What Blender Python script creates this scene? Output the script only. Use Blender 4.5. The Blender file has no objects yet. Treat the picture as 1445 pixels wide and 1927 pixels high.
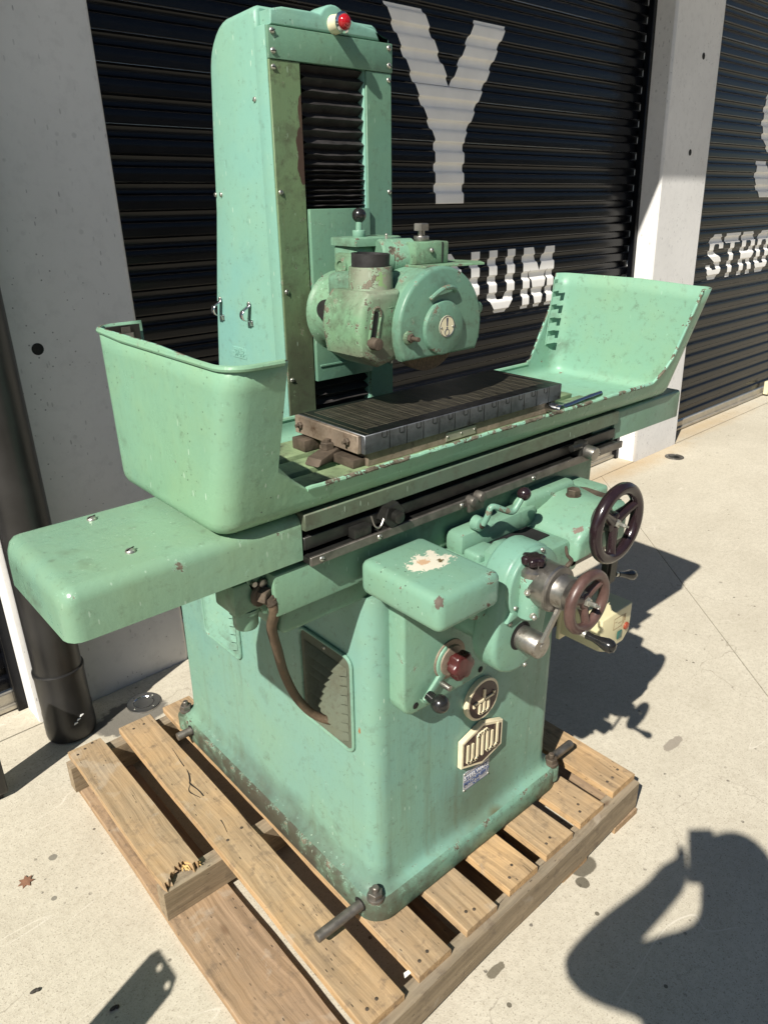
import bpy, bmesh, math, random
from mathutils import Vector, Matrix
random.seed(7)
S = bpy.context.scene
COL = S.collection

# ------------------------------------------------------------------ camera
cam = bpy.data.cameras.new('camera')
cam.sensor_fit = 'VERTICAL'; cam.sensor_height = 24.0
cam.lens = 1383.65 / 1927 * 24.0
cam.clip_start = 0.02; cam.clip_end = 500
co = bpy.data.objects.new('camera', cam); COL.objects.link(co)
RX = Vector((0.74985, -0.66155, -0.01072)); RD = Vector((-0.26773, -0.28829, -0.91935)); RF = Vector((0.60511, 0.69225, -0.39329))
RX = RX.normalized(); RF = (RF - RX * RF.dot(RX)).normalized(); RD = RF.cross(RX)
CAMPOS = Vector((0, 0, 1.728))
M = Matrix.Identity(4)
for i in range(3):
    M[i][0] = RX[i]; M[i][1] = -RD[i]; M[i][2] = -RF[i]; M[i][3] = CAMPOS[i]
co.matrix_world = M
S.camera = co
# ------------------------------------------------------------------ sky and sun
SUN = Vector((0.686, 0.25, -0.683)).normalized()
w = bpy.data.worlds.new('World'); S.world = w; w.use_nodes = True
nt = w.node_tree; nt.nodes.clear()
sky = nt.nodes.new('ShaderNodeTexSky'); sky.sky_type = 'NISHITA'; sky.sun_disc = False
sky.sun_elevation = math.asin(-SUN.z); sky.sun_rotation = math.atan2(-SUN.x, -SUN.y)
sky.air_density = 0.9; sky.dust_density = 0.3; sky.ozone_density = 1.0
bg = nt.nodes.new('ShaderNodeBackground'); bg.inputs[1].default_value = 0.05
ow = nt.nodes.new('ShaderNodeOutputWorld')
nt.links.new(sky.outputs[0], bg.inputs[0]); nt.links.new(bg.outputs[0], ow.inputs[0])
sl = bpy.data.lights.new('sun', 'SUN'); sl.energy = 5.0; sl.angle = math.radians(0.53); sl.color = (1.0, 0.945, 0.845)
so = bpy.data.objects.new('sun', sl); COL.objects.link(so)
so.rotation_euler = SUN.to_track_quat('-Z', 'Y').to_euler(); so.location = (-3, -2, 5)
S.view_settings.view_transform = 'Standard'; S.view_settings.look = 'None'
S.view_settings.exposure = 0.65; S.view_settings.gamma = 1.0; S.view_settings.use_curve_mapping = False
S.cycles.max_bounces = 5; S.cycles.use_denoising = True

# ------------------------------------------------------------------ material helpers
class MB:
    def __init__(s, name):
        s.m = bpy.data.materials.new(name); s.m.use_nodes = True
        s.t = s.m.node_tree; s.t.nodes.clear()
        s.out = s.n('ShaderNodeOutputMaterial'); s.b = s.n('ShaderNodeBsdfPrincipled')
        s.t.links.new(s.b.outputs[0], s.out.inputs[0])
        s._pos = None
    def n(s, ty, **kw):
        nd = s.t.nodes.new(ty)
        for k, v in kw.items(): setattr(nd, k, v)
        return nd
    def put(s, sock, v):
        if hasattr(v, 'links') or isinstance(v, bpy.types.NodeSocket): s.t.links.new(v, sock)
        elif isinstance(v, (tuple, list)) and len(v) == 3 and sock.type == 'RGBA': sock.default_value = (*v, 1)
        else: sock.default_value = v
    def pos(s):
        if s._pos is None: s._pos = s.n('ShaderNodeNewGeometry').outputs['Position']
        return s._pos
    def objc(s): return s.n('ShaderNodeTexCoord').outputs['Object']
    def scaled(s, vec, sc, off=(0, 0, 0)):
        m = s.n('ShaderNodeMapping'); s.put(m.inputs[0], vec); m.inputs['Scale'].default_value = sc; m.inputs['Location'].default_value = off
        return m.outputs[0]
    def noise(s, vec, scale, detail=4, rough=0.55, dist=0.0):
        n = s.n('ShaderNodeTexNoise'); s.put(n.inputs['Vector'], vec)
        n.inputs['Scale'].default_value = scale; n.inputs['Detail'].default_value = detail
        n.inputs['Roughness'].default_value = rough; n.inputs['Distortion'].default_value = dist
        return n.outputs['Fac']
    def voro(s, vec, scale, feature='F1'):
        n = s.n('ShaderNodeTexVoronoi', feature=feature); s.put(n.inputs['Vector'], vec); n.inputs['Scale'].default_value = scale
        return n.outputs['Distance']
    def rng(s, v, a, b, c=0.0, d=1.0):
        n = s.n('ShaderNodeMapRange'); n.clamp = True
        s.put(n.inputs[0], v)
        for i, x in zip((1, 2, 3, 4), (a, b, c, d)): n.inputs[i].default_value = x
        return n.outputs[0]
    def math(s, op, a, b=0.0, c=0.0):
        n = s.n('ShaderNodeMath', operation=op); s.put(n.inputs[0], a); s.put(n.inputs[1], b)
        if len(n.inputs) > 2: s.put(n.inputs[2], c)
        return n.outputs[0]
    def mix(s, f, a, b, mode='MIX'):
        n = s.n('ShaderNodeMix', data_type='RGBA', blend_type=mode)
        s.put(n.inputs[0], f); s.put(n.inputs[6], a); s.put(n.inputs[7], b)
        return n.outputs[2]
    def bump(s, h, strength=0.2, dist=0.01, prev=None):
        n = s.n('ShaderNodeBump'); n.inputs['Strength'].default_value = strength; n.inputs['Distance'].default_value = dist
        s.put(n.inputs['Height'], h)
        if prev is not None: s.t.links.new(prev, n.inputs['Normal'])
        return n.outputs[0]
    def fin(s, col, rough=0.5, metal=0.0, normal=None, spec=0.5):
        s.put(s.b.inputs['Base Color'], col); s.put(s.b.inputs['Roughness'], rough)
        s.put(s.b.inputs['Metallic'], metal); s.b.inputs['Specular IOR Level'].default_value = spec
        if normal is not None: s.t.links.new(normal, s.b.inputs['Normal'])
        return s.m
    def sep(s, v):
        n = s.n('ShaderNodeSeparateXYZ'); s.put(n.inputs[0], v); return n.outputs
    def dist2(s, c, sc=(1, 1, 1), wob=0.0, wscale=12):
        """distance from a point on the surface, edge wobbled with noise"""
        m = s.n('ShaderNodeVectorMath', operation='SUBTRACT'); s.put(m.inputs[0], s.pos()); m.inputs[1].default_value = c
        k = s.n('ShaderNodeVectorMath', operation='MULTIPLY'); s.put(k.inputs[0], m.outputs[0]); k.inputs[1].default_value = sc
        l = s.n('ShaderNodeVectorMath', operation='LENGTH'); s.put(l.inputs[0], k.outputs[0])
        if wob:
            if not hasattr(s, 'wn'): s.wn = {}
            kk = 12 if wscale < 18 else 26 if wscale < 40 else 65
            if kk not in s.wn: s.wn[kk] = s.math('SUBTRACT', s.noise(s.pos(), kk, 5, 0.65), 0.5)
            return s.math('ADD', l.outputs['Value'], s.math('MULTIPLY', s.wn[kk], wob))
        return l.outputs['Value']

MAT = {}
def simple(name, col, rough=0.5, metal=0.0, var=0.12, scale=30, bump=0.05, spec=0.5, dirt=0.0, dirtcol=(0.03, 0.025, 0.02)):
    b = MB(name); p = b.pos()
    n = b.noise(p, scale, 6)
    c = b.mix(b.rng(n, 0.3, 0.7), tuple(x * (1 - var) for x in col), tuple(min(1, x * (1 + var)) for x in col))
    if dirt: c = b.mix(b.rng(b.noise(p, scale * 0.5, 8, 0.7), 0.62 - dirt * 0.3, 0.75 - dirt * 0.2), c, dirtcol)
    r = b.rng(n, 0.3, 0.7, rough * 0.85, min(1, rough * 1.15))
    MAT[name] = b.fin(c, r, metal, b.bump(b.noise(p, scale * 4, 4), bump, 0.004) if bump else None, spec)
    return MAT[name]

def green(name, col, dirt=0.0, chips=0.0, rough=0.36, streak=0.0, pits=0.35, patches=(), grime=(), edgew=0.055):
    b = MB(name); p = b.pos()
    n1 = b.noise(p, 2.6, 2); n2 = b.noise(p, 15, 5, 0.62)
    c = b.mix(b.rng(n1, 0.32, 0.68), (col[0] * 0.96, col[1] * 0.99, col[2] * 1.04), (col[0] * 1.08, col[1] * 1.01, col[2] * 0.92))
    edge = b.n('ShaderNodeAttribute', attribute_name='edge').outputs['Fac']
    c = b.mix(b.math('MULTIPLY', b.rng(n2, 0.45, 0.75), 0.30), c, (col[0] * 1.18, col[1] * 0.95, col[2] * 0.74))
    if streak:
        sv = b.scaled(p, (16, 16, 0.8)); sn = b.noise(sv, 1.0, 5, 0.7)
        c = b.mix(b.math('MULTIPLY', b.rng(sn, 0.55, 0.80), streak), c, (0.105, 0.095, 0.042))
    fn = b.noise(p, 52, 5, 0.72) if (dirt or chips) else None
    if dirt:
        dn = b.noise(p, 9, 5, 0.7, 0.3)
        c = b.mix(b.math('MULTIPLY', b.rng(dn, 0.62 - 0.22 * dirt, 0.76 - 0.1 * dirt), min(0.92, 0.40 + dirt * 0.5)), c, (0.062, 0.056, 0.038))
        c = b.mix(b.math('MULTIPLY', b.rng(fn, 0.58 - 0.10 * dirt, 0.72), min(0.85, 0.3 + 0.6 * dirt)), c, (0.055, 0.047, 0.033))
    for (pc, rad, wob, ws, pcol, sc, amt) in grime:      # soft-edged oily grime
        d = b.dist2(pc, sc, wob, ws); c = b.mix(b.rng(d, rad, rad * 0.25, 0, amt), c, pcol)
    if pits:
        v = b.voro(p, 75); m = b.math('MULTIPLY', b.math('LESS_THAN', v, 0.12), b.rng(n2, 0.5, 0.6))
        c = b.mix(b.math('MULTIPLY', m, pits), c, (0.03, 0.03, 0.025))
        v2 = b.voro(b.scaled(p, (70, 70, 17), (3, 1, 2)), 1.0)
        m2 = b.math('MULTIPLY', b.math('LESS_THAN', v2, 0.10), b.rng(n1, 0.5, 0.6))
        c = b.mix(b.math('MULTIPLY', m2, pits * 1.1), c, (0.40, 0.52, 0.42))
    r = b.rng(n2, 0.3, 0.75, rough * 0.8, rough * 1.4)
    hgt = n1
    if chips:
        cn = b.noise(p, 26, 6, 0.74, 0.25); th_ = 0.69 - 0.17 * chips; cn = b.math('ADD', cn, b.math('MULTIPLY', edge, edgew)); cm = b.rng(cn, th_, th_ + 0.01)
        c = b.mix(b.math('MULTIPLY', b.rng(cn, th_ - 0.03, th_), 0.55), c, tuple(min(1, x * 1.55 + 0.05) for x in col))
        c = b.mix(cm, c, b.mix(b.rng(fn, 0.42, 0.62), (0.050, 0.041, 0.029), (0.155, 0.138, 0.10)))
        r = b.math('MAXIMUM', r, b.math('MULTIPLY', cm, 0.7)); hgt = b.math('SUBTRACT', n2, b.math('MULTIPLY', cm, 0.4))
    elif dirt: hgt = n2
    hgt = b.math('ADD', hgt, b.math('MULTIPLY', b.noise(b.scaled(p, (70, 70, 13)), 1.0, 2), 0.22))
    nrm = b.bump(hgt, 0.2, 0.008)
    for (pc, rad, wob, ws, pcol, sc) in patches:
        d = b.dist2(pc, sc, wob, ws); c = b.mix(b.rng(d, rad, rad * 0.95), c, pcol); r = b.math('MAXIMUM', r, b.math('MULTIPLY', b.rng(d, rad, rad * 0.9), 0.7))
    MAT[name] = b.fin(c, r, 0.0, nrm, 0.32)
    return MAT[name]

TRAY = (0.178, 0.335, 0.232); AQUA = (0.166, 0.342, 0.288); BASEG = (0.158, 0.302, 0.245)
green('tray_paint', TRAY, dirt=0.03, chips=0.07, rough=0.30, pits=0.75)
green('tray_inner_paint', (0.175, 0.335, 0.245), dirt=0.22, chips=0.06, rough=0.4, pits=0.5)
green('rim_paint', (0.20, 0.40, 0.30), dirt=0.2, chips=1.15, rough=0.45, pits=0, edgew=0)
green('cover_paint', (0.162, 0.290, 0.208), dirt=0.05, chips=0.06, rough=0.27, pits=0.4)
green('column_paint', AQUA, dirt=0.08, chips=0.06, rough=0.45, pits=0.6)
green('plate_paint', (0.112, 0.230, 0.168), dirt=0.18, chips=0.08, rough=0.42, pits=0.3)
green('stained_plate_paint', (0.128, 0.205, 0.112), dirt=0.6, chips=0.2, rough=0.5, streak=0.85,
      patches=[((1.034, 1.43, 1.815), 0.030, 0.03, 30, (0.060, 0.036, 0.026), (1.5, 1, 0.45)), ((1.036, 1.43, 1.89), 0.016, 0.02, 30, (0.07, 0.045, 0.03), (1.2, 1, 0.4))],
      grime=[((1.0, 1.43, 1.33), 0.20, 0.2, 30, (0.05, 0.05, 0.035), (1.5, 1, 0.8), 0.75)])
green('head_paint', (0.135, 0.262, 0.182), dirt=0.55, chips=0.30, rough=0.42, pits=0.5)
green('head_worn_paint', (0.14, 0.262, 0.162), dirt=0.75, chips=0.55, rough=0.5, pits=0.4,
      grime=[((0.93, 1.10, 1.425), 0.085, 0.06, 30, (0.13, 0.115, 0.09), (0.8, 0.6, 1.4), 0.9), ((0.935, 1.09, 1.585), 0.075, 0.09, 30, (0.20, 0.19, 0.15), (1, 1, 1), 0.7)],
      patches=[((0.955, 1.09, 1.585), 0.006, 0.07, 60, (0.15, 0.25, 0.11), (1, 1, 0.8))])
green('cover_disc_paint', (0.112, 0.225, 0.162), dirt=0.40, chips=0.20, rough=0.4, pits=0.5)
green('base_paint', BASEG, dirt=0.14, chips=0.05, rough=0.40, streak=0.55, pits=0.6,
      patches=[((0.797, 1.005, 0.665), 0.006, 0.02, 60, (0.25, 0.13, 0.06), (1, 1.2, 0.6))],
      grime=[((1.15, 0.955, 0.27), 0.14, 0.1, 14, (0.085, 0.08, 0.035), (0.8, 1, 0.7), 0.55), ((1.20, 0.93, 0.2), 0.035, 0.03, 30, (0.095, 0.075, 0.035), (1, 1, 1), 0.8), ((0.80, 1.3, 0.17), 0.12, 0.10, 14, (0.05, 0.045, 0.035), (1, 0.16, 0.9), 0.75)])
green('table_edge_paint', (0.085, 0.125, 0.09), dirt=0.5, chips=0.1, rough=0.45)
green('flange_paint', (0.135, 0.260, 0.196), dirt=0.8, chips=0.4, rough=0.5, pits=0.4,
      grime=[((0.765, 1.38, 0.165), 0.14, 0.30, 30, (0.05, 0.042, 0.03), (1, 0.22, 0.7), 0.92), ((0.79, 0.93, 0.17), 0.07, 0.10, 30, (0.06, 0.052, 0.036), (1, 1, 0.8), 0.7)])
green('box_paint', (0.150, 0.292, 0.222), dirt=0.05, chips=0.06, rough=0.36, pits=0.8,
      patches=[((0.846, 0.848, 1.115), 0.036, 0.13, 60, (0.56, 0.53, 0.43), (0.85, 1.2, 1)), ((0.838, 0.856, 1.115), 0.012, 0.08, 60, (0.46, 0.31, 0.19), (1, 1.6, 1)),
               ((0.868, 0.838, 1.115), 0.006, 0.03, 60, (0.10, 0.075, 0.03), (1, 1, 1)), ((0.770, 0.744, 1.106), 0.008, 0.055, 60, (0.10, 0.08, 0.065), (1, 1, 1)), ((0.768, 0.80, 1.09), 0.003, 0.03, 60, (0.22, 0.13, 0.07), (1, 1, 1)), ((0.885, 0.735, 1.062), 0.004, 0.06, 60, (0.12, 0.08, 0.065), (1, 1, 1))])
green('control_paint', (0.148, 0.285, 0.214), dirt=0.18, chips=0.13, rough=0.36, pits=0.35,
      patches=[((1.240, 0.795, 1.082), 0.011, 0.055, 60, (0.16, 0.12, 0.10), (1, 1.3, 1))])
green('bed_paint', (0.128, 0.245, 0.178), dirt=0.2, chips=0.06, rough=0.38)
green('vent_paint', (0.158, 0.292, 0.225), dirt=0.3, chips=0.05, rough=0.5)
green('vent_dirty_paint', (0.092, 0.108, 0.078), dirt=0.5, chips=0.0, rough=0.75)
simple('dark_steel', (0.15, 0.138, 0.122), 0.45, 0.65, 0.35, 40, 0.1)
simple('oily_steel', (0.035, 0.035, 0.032), 0.35, 0.6, 0.4, 25, 0.1)
simple('chuck_steel', (0.155, 0.165, 0.178), 0.46, 0.7, 0.35, 26, 0.1, dirt=0.4)
simple('chuck_side', (0.27, 0.215, 0.165), 0.6, 0.35, 0.4, 28, 0.2, dirt=0.4, dirtcol=(0.06, 0.035, 0.02))
simple('ground_steel', (0.30, 0.285, 0.26), 0.36, 0.9, 0.25, 35, 0.08, dirt=0.2, dirtcol=(0.07, 0.05, 0.035))
simple('chrome', (0.62, 0.62, 0.62), 0.13, 1.0, 0.08, 20, 0.02)
simple('screw_metal', (0.42, 0.42, 0.37), 0.35, 0.8, 0.2, 90, 0.05)
simple('rust_steel', (0.088, 0.068, 0.05), 0.7, 0.4, 0.4, 40, 0.25)
simple('black_plastic', (0.012, 0.012, 0.012), 0.22, 0.0, 0.2, 30, 0.02)
simple('maroon_bakelite', (0.017, 0.0095, 0.0115), 0.2, 0.0, 0.25, 25, 0.02)
simple('brown_bakelite', (0.075, 0.042, 0.036), 0.36, 0.0, 0.3, 40, 0.06)
simple('red_bakelite', (0.055, 0.011, 0.011), 0.3, 0.0, 0.4, 40, 0.04)
simple('rubber', (0.018, 0.017, 0.017), 0.6, 0.0, 0.3, 40, 0.15)
simple('bellows_cloth', (0.020, 0.018, 0.018), 0.62, 0.0, 0.4, 40, 0.25)
simple('hose_rubber', (0.085, 0.058, 0.034), 0.7, 0.0, 0.3, 60, 0.3)
simple('cream_plastic', (0.60, 0.55, 0.38), 0.4, 0.0, 0.08, 20, 0.02)
simple('yellow_box', (0.58, 0.53, 0.33), 0.45, 0.0, 0.06, 20, 0.04, dirt=0.05)
simple('label_brown', (0.20, 0.10, 0.04), 0.6, 0.0, 0.1, 30, 0)
simple('teal_button', (0.02, 0.10, 0.085), 0.35, 0.0, 0.1, 30, 0)
simple('badge_maroon', (0.040, 0.018, 0.017), 0.3, 0.0, 0.2, 40, 0)
simple('badge_cream', (0.66, 0.58, 0.40), 0.38, 0.0, 0.1, 40, 0.02)
simple('plate_silver', (0.46, 0.46, 0.46), 0.45, 0.25, 0.1, 40, 0)
simple('plate_blue', (0.055, 0.095, 0.23), 0.4, 0.0, 0.08, 40, 0)
simple('plate_ink', (0.02, 0.03, 0.07), 0.5, 0.0, 0.05, 40, 0)
simple('white_ink', (0.72, 0.72, 0.72), 0.5, 0.0, 0.05, 40, 0)
simple('grinding_wheel', (0.10, 0.075, 0.05), 0.95, 0.0, 0.5, 260, 0.6)
simple('black_hole', (0.004, 0.004, 0.004), 0.8, 0.0, 0.1, 30, 0)
simple('brass', (0.19, 0.17, 0.12), 0.5, 0.6, 0.2, 30, 0)
simple('pole_dark', (0.012, 0.012, 0.013), 0.35, 0.5, 0.4, 60, 0.02)
simple('worktable_paint', (0.22, 0.30, 0.16), 0.6, 0.2, 0.5, 25, 0.2, dirt=0.45)
simple('shutter_paint', (0.0028, 0.0032, 0.0046), 0.22, 0.0, 0.3, 5, 0.02, 0.27)
simple('backdrop_wall', (0.38, 0.38, 0.37), 0.8, 0.0, 0.1, 1.5, 0.02)
simple('letter_white', (0.82, 0.81, 0.79), 0.45, 0.0, 0.05, 8, 0.02)
simple('aluminium', (0.45, 0.42, 0.36), 0.45, 0.7, 0.15, 15, 0.05)
simple('pipe_black', (0.017, 0.0165, 0.0165), 0.38, 0.0, 0.35, 8, 0.06)
simple('splinter_wood', (0.62, 0.42, 0.17), 0.8, 0.0, 0.25, 60, 0.3)
simple('cloth_dark', (0.03, 0.035, 0.05), 0.9, 0, 0.2, 20, 0.1)
simple('skin', (0.45, 0.27, 0.19), 0.5, 0, 0.06, 20, 0.05)
simple('hair', (0.03, 0.02, 0.012), 0.6, 0, 0.2, 60, 0.2)
simple('leaf_brown', (0.20, 0.10, 0.06), 0.8, 0, 0.3, 60, 0.2)
simple('debris_dark', (0.04, 0.035, 0.03), 0.9, 0, 0.3, 60, 0.2)
simple('paper_white', (0.65, 0.65, 0.62), 0.7, 0, 0.1, 60, 0.1)
simple('putty', (0.62, 0.60, 0.50), 0.8, 0, 0.1, 60, 0.1)
# lamp lens
b = MB('red_lens'); b.put(b.b.inputs['Transmission Weight'], 0.25); MAT['red_lens'] = b.fin((0.42, 0.008, 0.015), 0.12); b.b.inputs['Coat Weight'].default_value = 0.5
b = MB('orange_lens'); MAT['orange_lens'] = b.fin((0.24, 0.05, 0.025), 0.3)
# ground concrete
b = MB('ground_concrete'); p = b.pos()
n = b.noise(p, 1.3, 5, 0.65); m_ = b.noise(p, 7, 5, 0.7, 0.4); f = b.noise(p, 48, 5, 0.75); f2 = b.noise(p, 150, 3, 0.7)
c = b.mix(b.rng(n, 0.32, 0.68), (0.425, 0.388, 0.31), (0.52, 0.485, 0.40))
c = b.mix(b.math('MULTIPLY', b.rng(m_, 0.42, 0.70), 0.42), c, (0.335, 0.30, 0.235))
c = b.mix(b.math('MULTIPLY', b.rng(f, 0.44, 0.70), 0.55), c, (0.29, 0.255, 0.195))
c = b.mix(b.math('MULTIPLY', b.rng(f2, 0.40, 0.60), 0.48), c, (0.64, 0.60, 0.50))
c = b.mix(b.math('MULTIPLY', b.rng(f2, 0.53, 0.64), 0.7), c, (0.215, 0.185, 0.14))
v = b.voro(p, 24); c = b.mix(b.math('MULTIPLY', b.math('LESS_THAN', v, 0.12), b.rng(m_, 0.52, 0.60, 0, 0.8)), c, (0.07, 0.06, 0.05))
v = b.voro(b.scaled(p, (1, 1, 1), (3, 7, 0)), 6.5); c = b.mix(b.math('MULTIPLY', b.rng(v, 0.085, 0.05), b.rng(n, 0.52, 0.58, 0, 0.5)), c, (0.15, 0.135, 0.115))
# hairline cracks and pale drag marks
e = b.n('ShaderNodeTexVoronoi', feature='DISTANCE_TO_EDGE'); wv_ = b.n('ShaderNodeVectorMath', operation='ADD'); b.put(wv_.inputs[0], p); sc_ = b.n('ShaderNodeVectorMath', operation='SCALE'); nz = b.n('ShaderNodeTexNoise'); b.put(nz.inputs['Vector'], p); nz.inputs['Scale'].default_value = 4.0; nz.inputs['Detail'].default_value = 4; b.put(sc_.inputs[0], nz.outputs['Color']); sc_.inputs['Scale'].default_value = 0.35; b.put(wv_.inputs[1], sc_.outputs[0])
b.put(e.inputs['Vector'], wv_.outputs[0]); e.inputs['Scale'].default_value = 1.15; ed = e.outputs['Distance']
c = b.mix(b.math('MULTIPLY', b.rng(ed, 0.0032, 0.0008), b.rng(n, 0.47, 0.55, 0, 0.5)), c, (0.22, 0.19, 0.15))
c = b.mix(b.math('MULTIPLY', b.rng(b.math('ABSOLUTE', b.math('SUBTRACT', b.noise(b.scaled(p, (0.5, 3.2, 1), (1.7, 0.4, 0)), 1.0, 2), 0.55)), 0.0022, 0.0), b.rng(m_, 0.46, 0.54, 0, 0.5)), c, (0.66, 0.62, 0.54))
STAINS = [((1.400, 0.770, 0), 0.038, 0.035, 14, (0.075, 0.065, 0.045), (0.85, 1.25, 1)), ((1.352, 0.742, 0), 0.020, 0.015, 20, (0.075, 0.065, 0.045), (1, 1, 1)),
          ((0.985, 0.735, 0), 0.020, 0.03, 20, (0.11, 0.095, 0.065), (0.7, 1.6, 1)), ((1.30, 0.66, 0), 0.006, 0.006, 30, (0.08, 0.07, 0.05), (1, 1, 1)), ((0.945, 0.66, 0), 0.007, 0.006, 30, (0.08, 0.07, 0.05), (1, 1, 1)),
          ((0.72, 2.25, 0), 0.11, 0.12, 9, (0.10, 0.095, 0.085), (0.8, 1.2, 1)), ((0.30, 1.80, 0), 0.012, 0.01, 30, (0.16, 0.15, 0.125), (1, 1, 1)), ((0.255, 1.66, 0), 0.008, 0.006, 30, (0.16, 0.15, 0.125), (1, 1, 1)),
          ((2.05, 0.86, 0), 0.028, 0.03, 25, (0.25, 0.22, 0.18), (0.5, 1.5, 1))]
for (pc, rad, wob, ws, pcol, scl) in STAINS:
    d = b.dist2(pc, scl, wob, ws); c = b.mix(b.rng(d, rad, rad * 0.88, 0, 0.86), c, pcol)
for (pc, rad, wob, ws, pcol, scl) in (((4.4, 2.49, 0), 0.30, 0.25, 5, (0.40, 0.27, 0.13), (0.3, 1.9, 1)), ((5.7, 2.62, 0), 0.28, 0.25, 5, (0.42, 0.30, 0.16), (0.22, 1.8, 1))):
    d = b.dist2(pc, scl, wob, ws); c = b.mix(b.rng(d, rad, rad * 0.1, 0, 0.55), c, pcol)
nrm = b.bump(b.math('ADD', f2, b.math('MULTIPLY', f, 1.2)), 0.25, 0.003)
MAT['ground_concrete'] = b.fin(c, b.rng(f, 0.3, 0.7, 0.75, 0.92), 0, nrm, 0.3)
b = MB('joint_filler'); MAT['joint_filler'] = b.fin((0.035, 0.032, 0.03), 0.9)
# wall concrete
b = MB('wall_concrete'); p = b.pos(); n = b.noise(p, 2.2, 6, 0.6); f = b.noise(p, 24, 8, 0.65)
c = b.mix(b.rng(n, 0.3, 0.7), (0.62, 0.615, 0.605), (0.70, 0.695, 0.685)); c = b.mix(b.math('MULTIPLY', b.rng(f, 0.5, 0.75), 0.5), c, (0.52, 0.515, 0.51))
sv = b.scaled(p, (55, 55, 16)); v = b.voro(sv, 1.0); c = b.mix(b.math('MULTIPLY', b.math('LESS_THAN', v, 0.13), b.rng(b.noise(p, 5, 3), 0.42, 0.6, 0, 0.75)), c, (0.27, 0.27, 0.275))
v = b.voro(p, 38); c = b.mix(b.math('MULTIPLY', b.math('LESS_THAN', v, 0.10), b.rng(b.noise(p, 3, 3), 0.5, 0.6, 0, 0.8)), c, (0.17, 0.17, 0.175))
v = b.voro(p, 17); c = b.mix(b.math('MULTIPLY', b.rng(v, 0.16, 0.10), b.rng(b.noise(p, 4, 3), 0.52, 0.62, 0, 0.45)), c, (0.31, 0.31, 0.31))
MAT['wall_concrete'] = b.fin(c, 0.8, 0, b.bump(f, 0.15, 0.004), 0.3)
# wood, grain along each piece's own x
def wood(name, fresh, grey, topdirt):
    b = MB(name); oi = b.n('ShaderNodeObjectInfo'); o = b.objc(); add = b.n('ShaderNodeVectorMath', operation='ADD'); b.put(add.inputs[0], o)
    k = b.n('ShaderNodeVectorMath', operation='SCALE'); k.inputs[0].default_value = (37, 11, 5); b.put(k.inputs['Scale'], oi.outputs['Random']); b.put(add.inputs[1], k.outputs[0])
    q = add.outputs[0]; rn = oi.outputs['Random']
    warp = b.noise(q, 3.0, 3)                                     # slow wander of the grain, swirls round knots
    wq = b.n('ShaderNodeVectorMath', operation='ADD'); b.put(wq.inputs[0], q); cx = b.n('ShaderNodeCombineXYZ'); b.put(cx.inputs[1], b.math('MULTIPLY', warp, 0.05)); b.put(wq.inputs[1], cx.outputs[0])
    g1 = b.noise(b.scaled(wq.outputs[0], (3.0, 75, 75)), 1.0, 5, 0.65); g2 = b.noise(b.scaled(wq.outputs[0], (9, 300, 300)), 1.0, 3, 0.6); l = b.noise(q, 7, 5, 0.65); bl = b.noise(q, 22, 5, 0.7)
    f2 = b.mix(rn, tuple(x * 1.08 for x in fresh), (fresh[0] * 0.74, fresh[1] * 0.80, fresh[2] * 0.94))
    c = b.mix(b.math('MULTIPLY', b.rng(g1, 0.36, 0.66), 0.75), f2, tuple(x * 0.55 for x in fresh))
    c = b.mix(b.math('MULTIPLY', b.rng(g2, 0.48, 0.68), 0.35), c, tuple(x * 0.5 for x in fresh))
    nm = b.sep(b.n('ShaderNodeNewGeometry').outputs['Normal']); top = b.rng(nm[2], 0.5, 0.8)
    gm = b.mix(b.rng(g1, 0.35, 0.65), tuple(x * 1.12 for x in grey), tuple(x * 0.66 for x in grey))
    amt = b.math('MULTIPLY', b.rng(l, 0.22, 0.60), b.math('ADD', b.math('MULTIPLY', top, topdirt), 0.16))
    amt = b.math('MULTIPLY', amt, b.math('ADD', 0.7, b.math('MULTIPLY', rn, 0.5)))
    c = b.mix(amt, c, gm)
    c = b.mix(b.math('MULTIPLY', b.rng(bl, 0.54, 0.70), 0.62), c, (0.115, 0.088, 0.066))                      # dirt blotches
    c = b.mix(b.math('MULTIPLY', b.rng(b.noise(q, 10, 4, 0.6, 0.4), 0.60, 0.66), 0.30), c, (0.42, 0.37, 0.30))   # pale scuffs
    kd = b.voro(b.scaled(q, (3.2, 9, 9)), 1.0); c = b.mix(b.math('MULTIPLY', b.rng(kd, 0.10, 0.05), 0.75), c, (0.10, 0.055, 0.03))   # knots
    v = b.voro(b.scaled(q, (20, 70, 70)), 1.0); c = b.mix(b.math('MULTIPLY', b.math('LESS_THAN', v, 0.10), b.rng(l, 0.45, 0.55, 0, 0.85)), c, (0.05, 0.038, 0.028))
    ck = b.noise(b.scaled(wq.outputs[0], (1.6, 46, 46), (5, 2, 1)), 1.0, 3, 0.5); c = b.mix(b.math('MULTIPLY', b.rng(b.math('ABSOLUTE', b.math('SUBTRACT', ck, 0.60)), 0.006, 0.0), b.rng(l, 0.5, 0.56, 0, 0.8)), c, (0.035, 0.025, 0.018))   # drying checks
    MAT[name] = b.fin(c, 0.82, 0, b.bump(b.math('ADD', g1, b.math('MULTIPLY', bl, 0.5)), 0.45, 0.004), 0.2)
wood('deck_wood', (0.55, 0.355, 0.175), (0.34, 0.25, 0.155), 0.8)
wood('stringer_wood', (0.30, 0.23, 0.145), (0.24, 0.205, 0.155), 0.75)
wood('bottom_wood', (0.47, 0.30, 0.155), (0.29, 0.21, 0.14), 0.55)

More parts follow.
